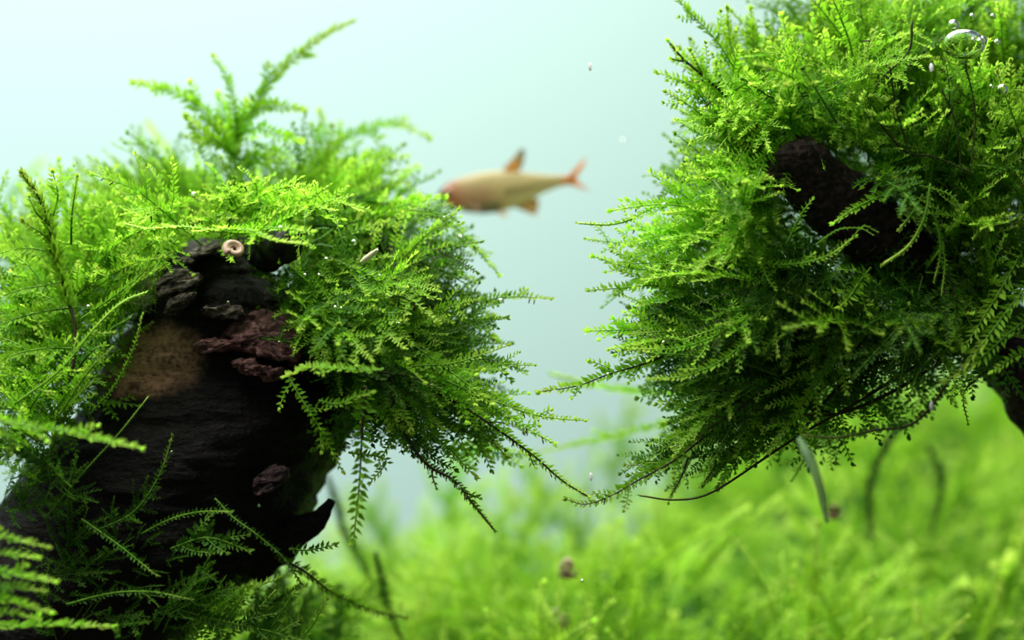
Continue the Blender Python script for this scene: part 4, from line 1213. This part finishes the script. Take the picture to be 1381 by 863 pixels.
# ------------------------------------------------------------------ snails
def snail(label, x, y, Y, R, shell, tilt, roll, body=True, turns=2.2):
    c = px(x, y, Y)
    t = thing('snail', label, 'snail', c)
    n = 90
    V, F, nu = [], [], 12
    M = np.array(Matrix.Rotation(roll, 3, 'Y') @ Matrix.Rotation(tilt, 3, 'X'))
    for i in range(n):
        f = i / (n - 1)
        a = f * turns * 2 * math.pi
        rr = R * (.24 + .76 * f) * .72
        tr = R * (.06 + .27 * f ** 1.1)
        cen = np.array([rr * math.cos(a), 0, rr * math.sin(a)])
        for k in range(nu):
            b = 2 * math.pi * k / nu
            d = np.array([math.cos(a) * math.cos(b), math.sin(b) * .95, math.sin(a) * math.cos(b)])
            rib = 1 + .04 * math.sin(a * 14)
            V.append(M @ (cen + d * tr * rib))
    for i in range(n - 1):
        for k in range(nu):
            p, q = i * nu + k, i * nu + (k + 1) % nu
            F += [(p, q, q + nu), (p, q + nu, p + nu)]
    b0 = len(V)
    V.append(np.mean(V[:nu], 0)); V.append(np.mean(V[(n - 1) * nu:n * nu], 0))
    for k in range(nu):
        F.append((b0, (k + 1) % nu, k)); F.append((b0 + 1, (n - 1) * nu + k, (n - 1) * nu + (k + 1) % nu))
    link('shell', mesh_from('shell', np.array(V), np.array(F), [shell], smooth=True), t)
    if body:
        g = Geo()
        cc, _ = spline([(-R * .9, .0, -R * .85), (0, 0, -R * 1.05), (R * .9, 0, -R * 1.0), (R * 1.35, 0, -R * .75)], 14)
        tube(g, cc, R * np.array([.08, .22, .30, .34, .36, .36, .36, .34, .32, .30, .27, .24, .2, .1]), 0, np.zeros(14), 10)
        bo = link('foot', mesh_from('foot', *g.arrays()[:2], [SNAIL_SKIN], smooth=True), t)
        for s in (-1, 1):
            g = Geo()
            cc, _ = spline([(R * 1.2, s * R * .1, -R * .7), (R * 1.5, s * R * .25, -R * .3), (R * 1.7, s * R * .3, -R * .1)], 5)
            tube(g, cc, R * np.linspace(.06, .02, 5), 0, np.zeros(5), 5)
            link('tentacle', mesh_from('tentacle', *g.arrays()[:2], [SNAIL_SKIN]), bo)
    return t


snail('tiny tan ram-horn snail with a glossy coiled shell on top of the dark stump', 316, 336, 28.6, .135, SHELL, math.radians(44), math.radians(205), body=False)
snail('pale pink snail half hidden in the moss carpet, the upper of two', 763, 764, 33.0, .11, SHELL_PALE, math.radians(20), math.radians(-30))
snail('pale brown snail low in the moss carpet near the bottom of the picture', 750, 830, 33.0, .115, SHELL_PALE, math.radians(-15), math.radians(60))
snail('dark brown snail hanging at the end of a grey filament beneath the branch', 1122, 687, 33.6, .09, SHELL_BROWN, math.radians(30), math.radians(20))

# ------------------------------------------------------------------ bits: splinter, filaments, cavity wood, bubbles, glints
def bar(name, pts, radii, mat, label, cat, sides=7, group=None, squash=None):
    g = Geo()
    c, L = spline([px(*p) for p in pts], max(6, 5 * len(pts)))
    root = c[0].copy()
    r = np.interp(np.linspace(0, 1, len(c)), np.linspace(0, 1, len(radii)), radii)
    tube(g, c - root, r, 0, np.linspace(.2, .6, len(c)), sides)
    V, F, M, t = g.arrays()
    o = link(name, mesh_from(name, V, F, [mat], None, t, sides > 4), None, root)
    return tag(o, label, cat, group)


bar('wood_splinter', [(487, 354, 29.2), (494, 349, 29.15), (503, 342, 29.1), (509, 337, 29.05)], [.018, .038, .034, .02], SPLINTER, 'short pale beige wood splinter caught in the moss beside the stump', 'splinter', 5)
bar('grey_filament', [(1078, 592, 27.2), (1090, 615, 27.0), (1102, 645, 26.9), (1110, 672, 26.9), (1116, 706, 26.9)], [.03, .055, .05, .045, .02], THREAD_GREY, 'blurred grey-green filament dangling beneath the driftwood branch', 'filament')
threads = [
    ([(413, 282, 28.6), (411, 300, 28.4), (413, 326, 28.4)], 'thin upright algae thread above the black stub'),
    ([(412, 322, 28.4), (428, 309, 28.3), (444, 308, 28.3)], 'upper curled algae thread beside the black stub'),
    ([(409, 330, 28.4), (430, 322, 28.3), (449, 309, 28.3)], 'nearly straight algae thread beside the black stub'),
    ([(414, 345, 28.4), (428, 330, 28.3), (450, 333, 28.3)], 'lower arched algae thread beside the black stub'),
    ([(412, 342, 28.4), (414, 352, 28.4), (408, 360, 28.4)], 'short drooping algae thread beneath the black stub'),
    ([(451, 291, 28.8), (460, 320, 28.7), (466, 345, 28.7)], 'long slanting algae thread hanging towards the wood splinter'),
    ([(396, 436, 28.7), (412, 422, 28.6), (426, 413, 28.6)], 'fine algae thread rising from the red bark'),
]
for pts, lab in threads:
    bar('algae_thread', pts, [.006, .006, .004], THREAD, lab, 'algae', 4, 'algae threads around the stub')

# pale fuzz on the stump's broken edge
fz = thing('algae_fuzz', 'pale fuzzy tuft of algae on the left corner of the broken stump top', 'algae', px(198, 395, 29.6))
g = Geo()
rg = np.random.default_rng(9)
for i in range(160):
    p = np.array([rg.normal(0, .06), rg.normal(.05, .06), rg.normal(0, .12)])
    d = np.array([-.5 + rg.normal(0, .5), rg.normal(-.3, .5), rg.normal(.1, .7)]); d /= np.linalg.norm(d)
    cc = np.array([p, p + d * .05, p + d * .1 + np.array([0, 0, -.01])])
    tube(g, cc, np.array([.004, .0035, .002]), 0, np.zeros(3), 3)
V, F, M, t = g.arrays()
tag(link('fibres', mesh_from('fibres', V, F, [FUZZ]), fz), kind='stuff')

bub = uvs('bubble', np.zeros(3), 1.0, BUBBLE, 16, 10)
bubbles = [  # x, y, Y, radius px, where
    (261, 263, 29.6, 3.2, 'in moss above the tan snail'), (477, 327, 28.9, 3.2, 'beside the pale splinter'), (378, 308, 28.6, 3.0, 'on the black stub'),
    (119, 414, 28.6, 2.2, 'among the fronds beside the brown stem'), (440, 350, 28.6, 2.4, 'in moss under the algae threads'), (411, 371, 28.6, 1.8, 'over the stump hollow'),
    (430, 371, 28.6, 1.8, 'right of the stump hollow'), (452, 415, 28.5, 2.2, 'in dark moss beside the red bark'), (460, 416, 28.6, 1.7, 'in dark moss below the splinter'),
    (488, 425, 28.7, 1.7, 'in the arching moss clump'), (512, 372, 29.0, 1.7, 'under the pale splinter'), (538, 437, 29.0, 2.0, 'at the middle of the arching moss'),
    (675, 406, 29.6, 2.8, 'on the frond reaching over open water'), (621, 320, 30.0, 2.6, 'on the frond below the fish'), (599, 294, 30.0, 3.2, 'just under the fish'),
    (618, 657, 28.7, 2.6, 'on the dark drooping stem'), (896, 277, 29.3, 3.0, 'at the root of the long thin frond'), (914, 122, 29.6, 2.8, 'on the upper edge of the branch moss'),
    (1037, 125, 29.2, 2.2, 'in the moss over the branch'), (1311, 22, 29.0, 3.2, 'near the top edge above the largest bubble'), (1339, 22, 29.0, 3.0, 'near the top right corner'),
    (1286, 34, 28.8, 6.0, 'on the large bubble rim at its upper left'), (1325, 55, 28.8, 5.0, 'on the large bubble rim at its right'), (1314, 53, 28.8, 3.0, 'inside the large bubble rim'),
    (1345, 57, 28.8, 3.4, 'right of the large bubble'), (1352, 121, 28.8, 6.0, 'shining alone by the right edge'), (1337, 117, 28.8, 2.4, 'beside the shining one by the right edge'),
    (895, 462, 28.6, 2.0, 'on the pale frond of the hanging moss'), (820, 505, 28.9, 2.0, 'on the lowest left frond of the branch moss'), (232, 610, 28.6, 2.0, 'on the dark stump face'),
    (349, 682, 28.6, 1.6, 'low on the dark stump face'), (377, 462, 28.9, 2.0, 'on the red bark'), (308, 408, 28.9, 1.8, 'in the black hollow'), (840, 190, 33, 1.8, 'drifting right of the fish'),
    (785, 783, 30, 1.6, 'drifting before the moss carpet'),
]
for x, y, Y, r, where in bubbles:
    o = link('air_bubble', bub, None, px(x, y, Y))
    s = 1.3 * r * Y / FPX
    o.scale = (s, s, s)
    tag(o, 'tiny shiny air bubble ' + where, 'bubble', 'air bubbles in the moss')
o = link('air_bubble', uvs('large_bubble', np.zeros(3), 1.0, BUBBLE_THIN, 40, 24), None, px(1300, 60, 28.9))
s = 29 * 28.9 / FPX
o.scale = (s, s, s * .72)
tag(o, 'large clear air bubble trapped in the moss at the upper right', 'bubble', 'air bubbles in the moss')

for x, y, Y, where in [(796, 90, 29, 'drifting high in open water above the fish'), (797, 643, 29, 'drifting in the gap between the two moss clumps'),
                       (1256, 547, 28.2, 'by the curled frond beneath the branch'), (1256, 91, 28.4, 'before the dense moss under the large bubble')]:
    g = Geo()
    cc = np.array([[0, 0, -.045], [0, 0, -.03], [0, 0, 0], [0, 0, .03], [0, 0, .045]])
    tube(g, cc, np.array([.008, .018, .021, .018, .008]), 0, np.zeros(5), 10)  # bright highlights given shape as small white rods
    o = link('white_glint', mesh_from('white_glint', *g.arrays()[:2], [WHITE_GLINT], smooth=True), None, px(x, y, Y))
    tag(o, 'tiny white rod-shaped particle ' + where, 'particle', 'white particles in the water')
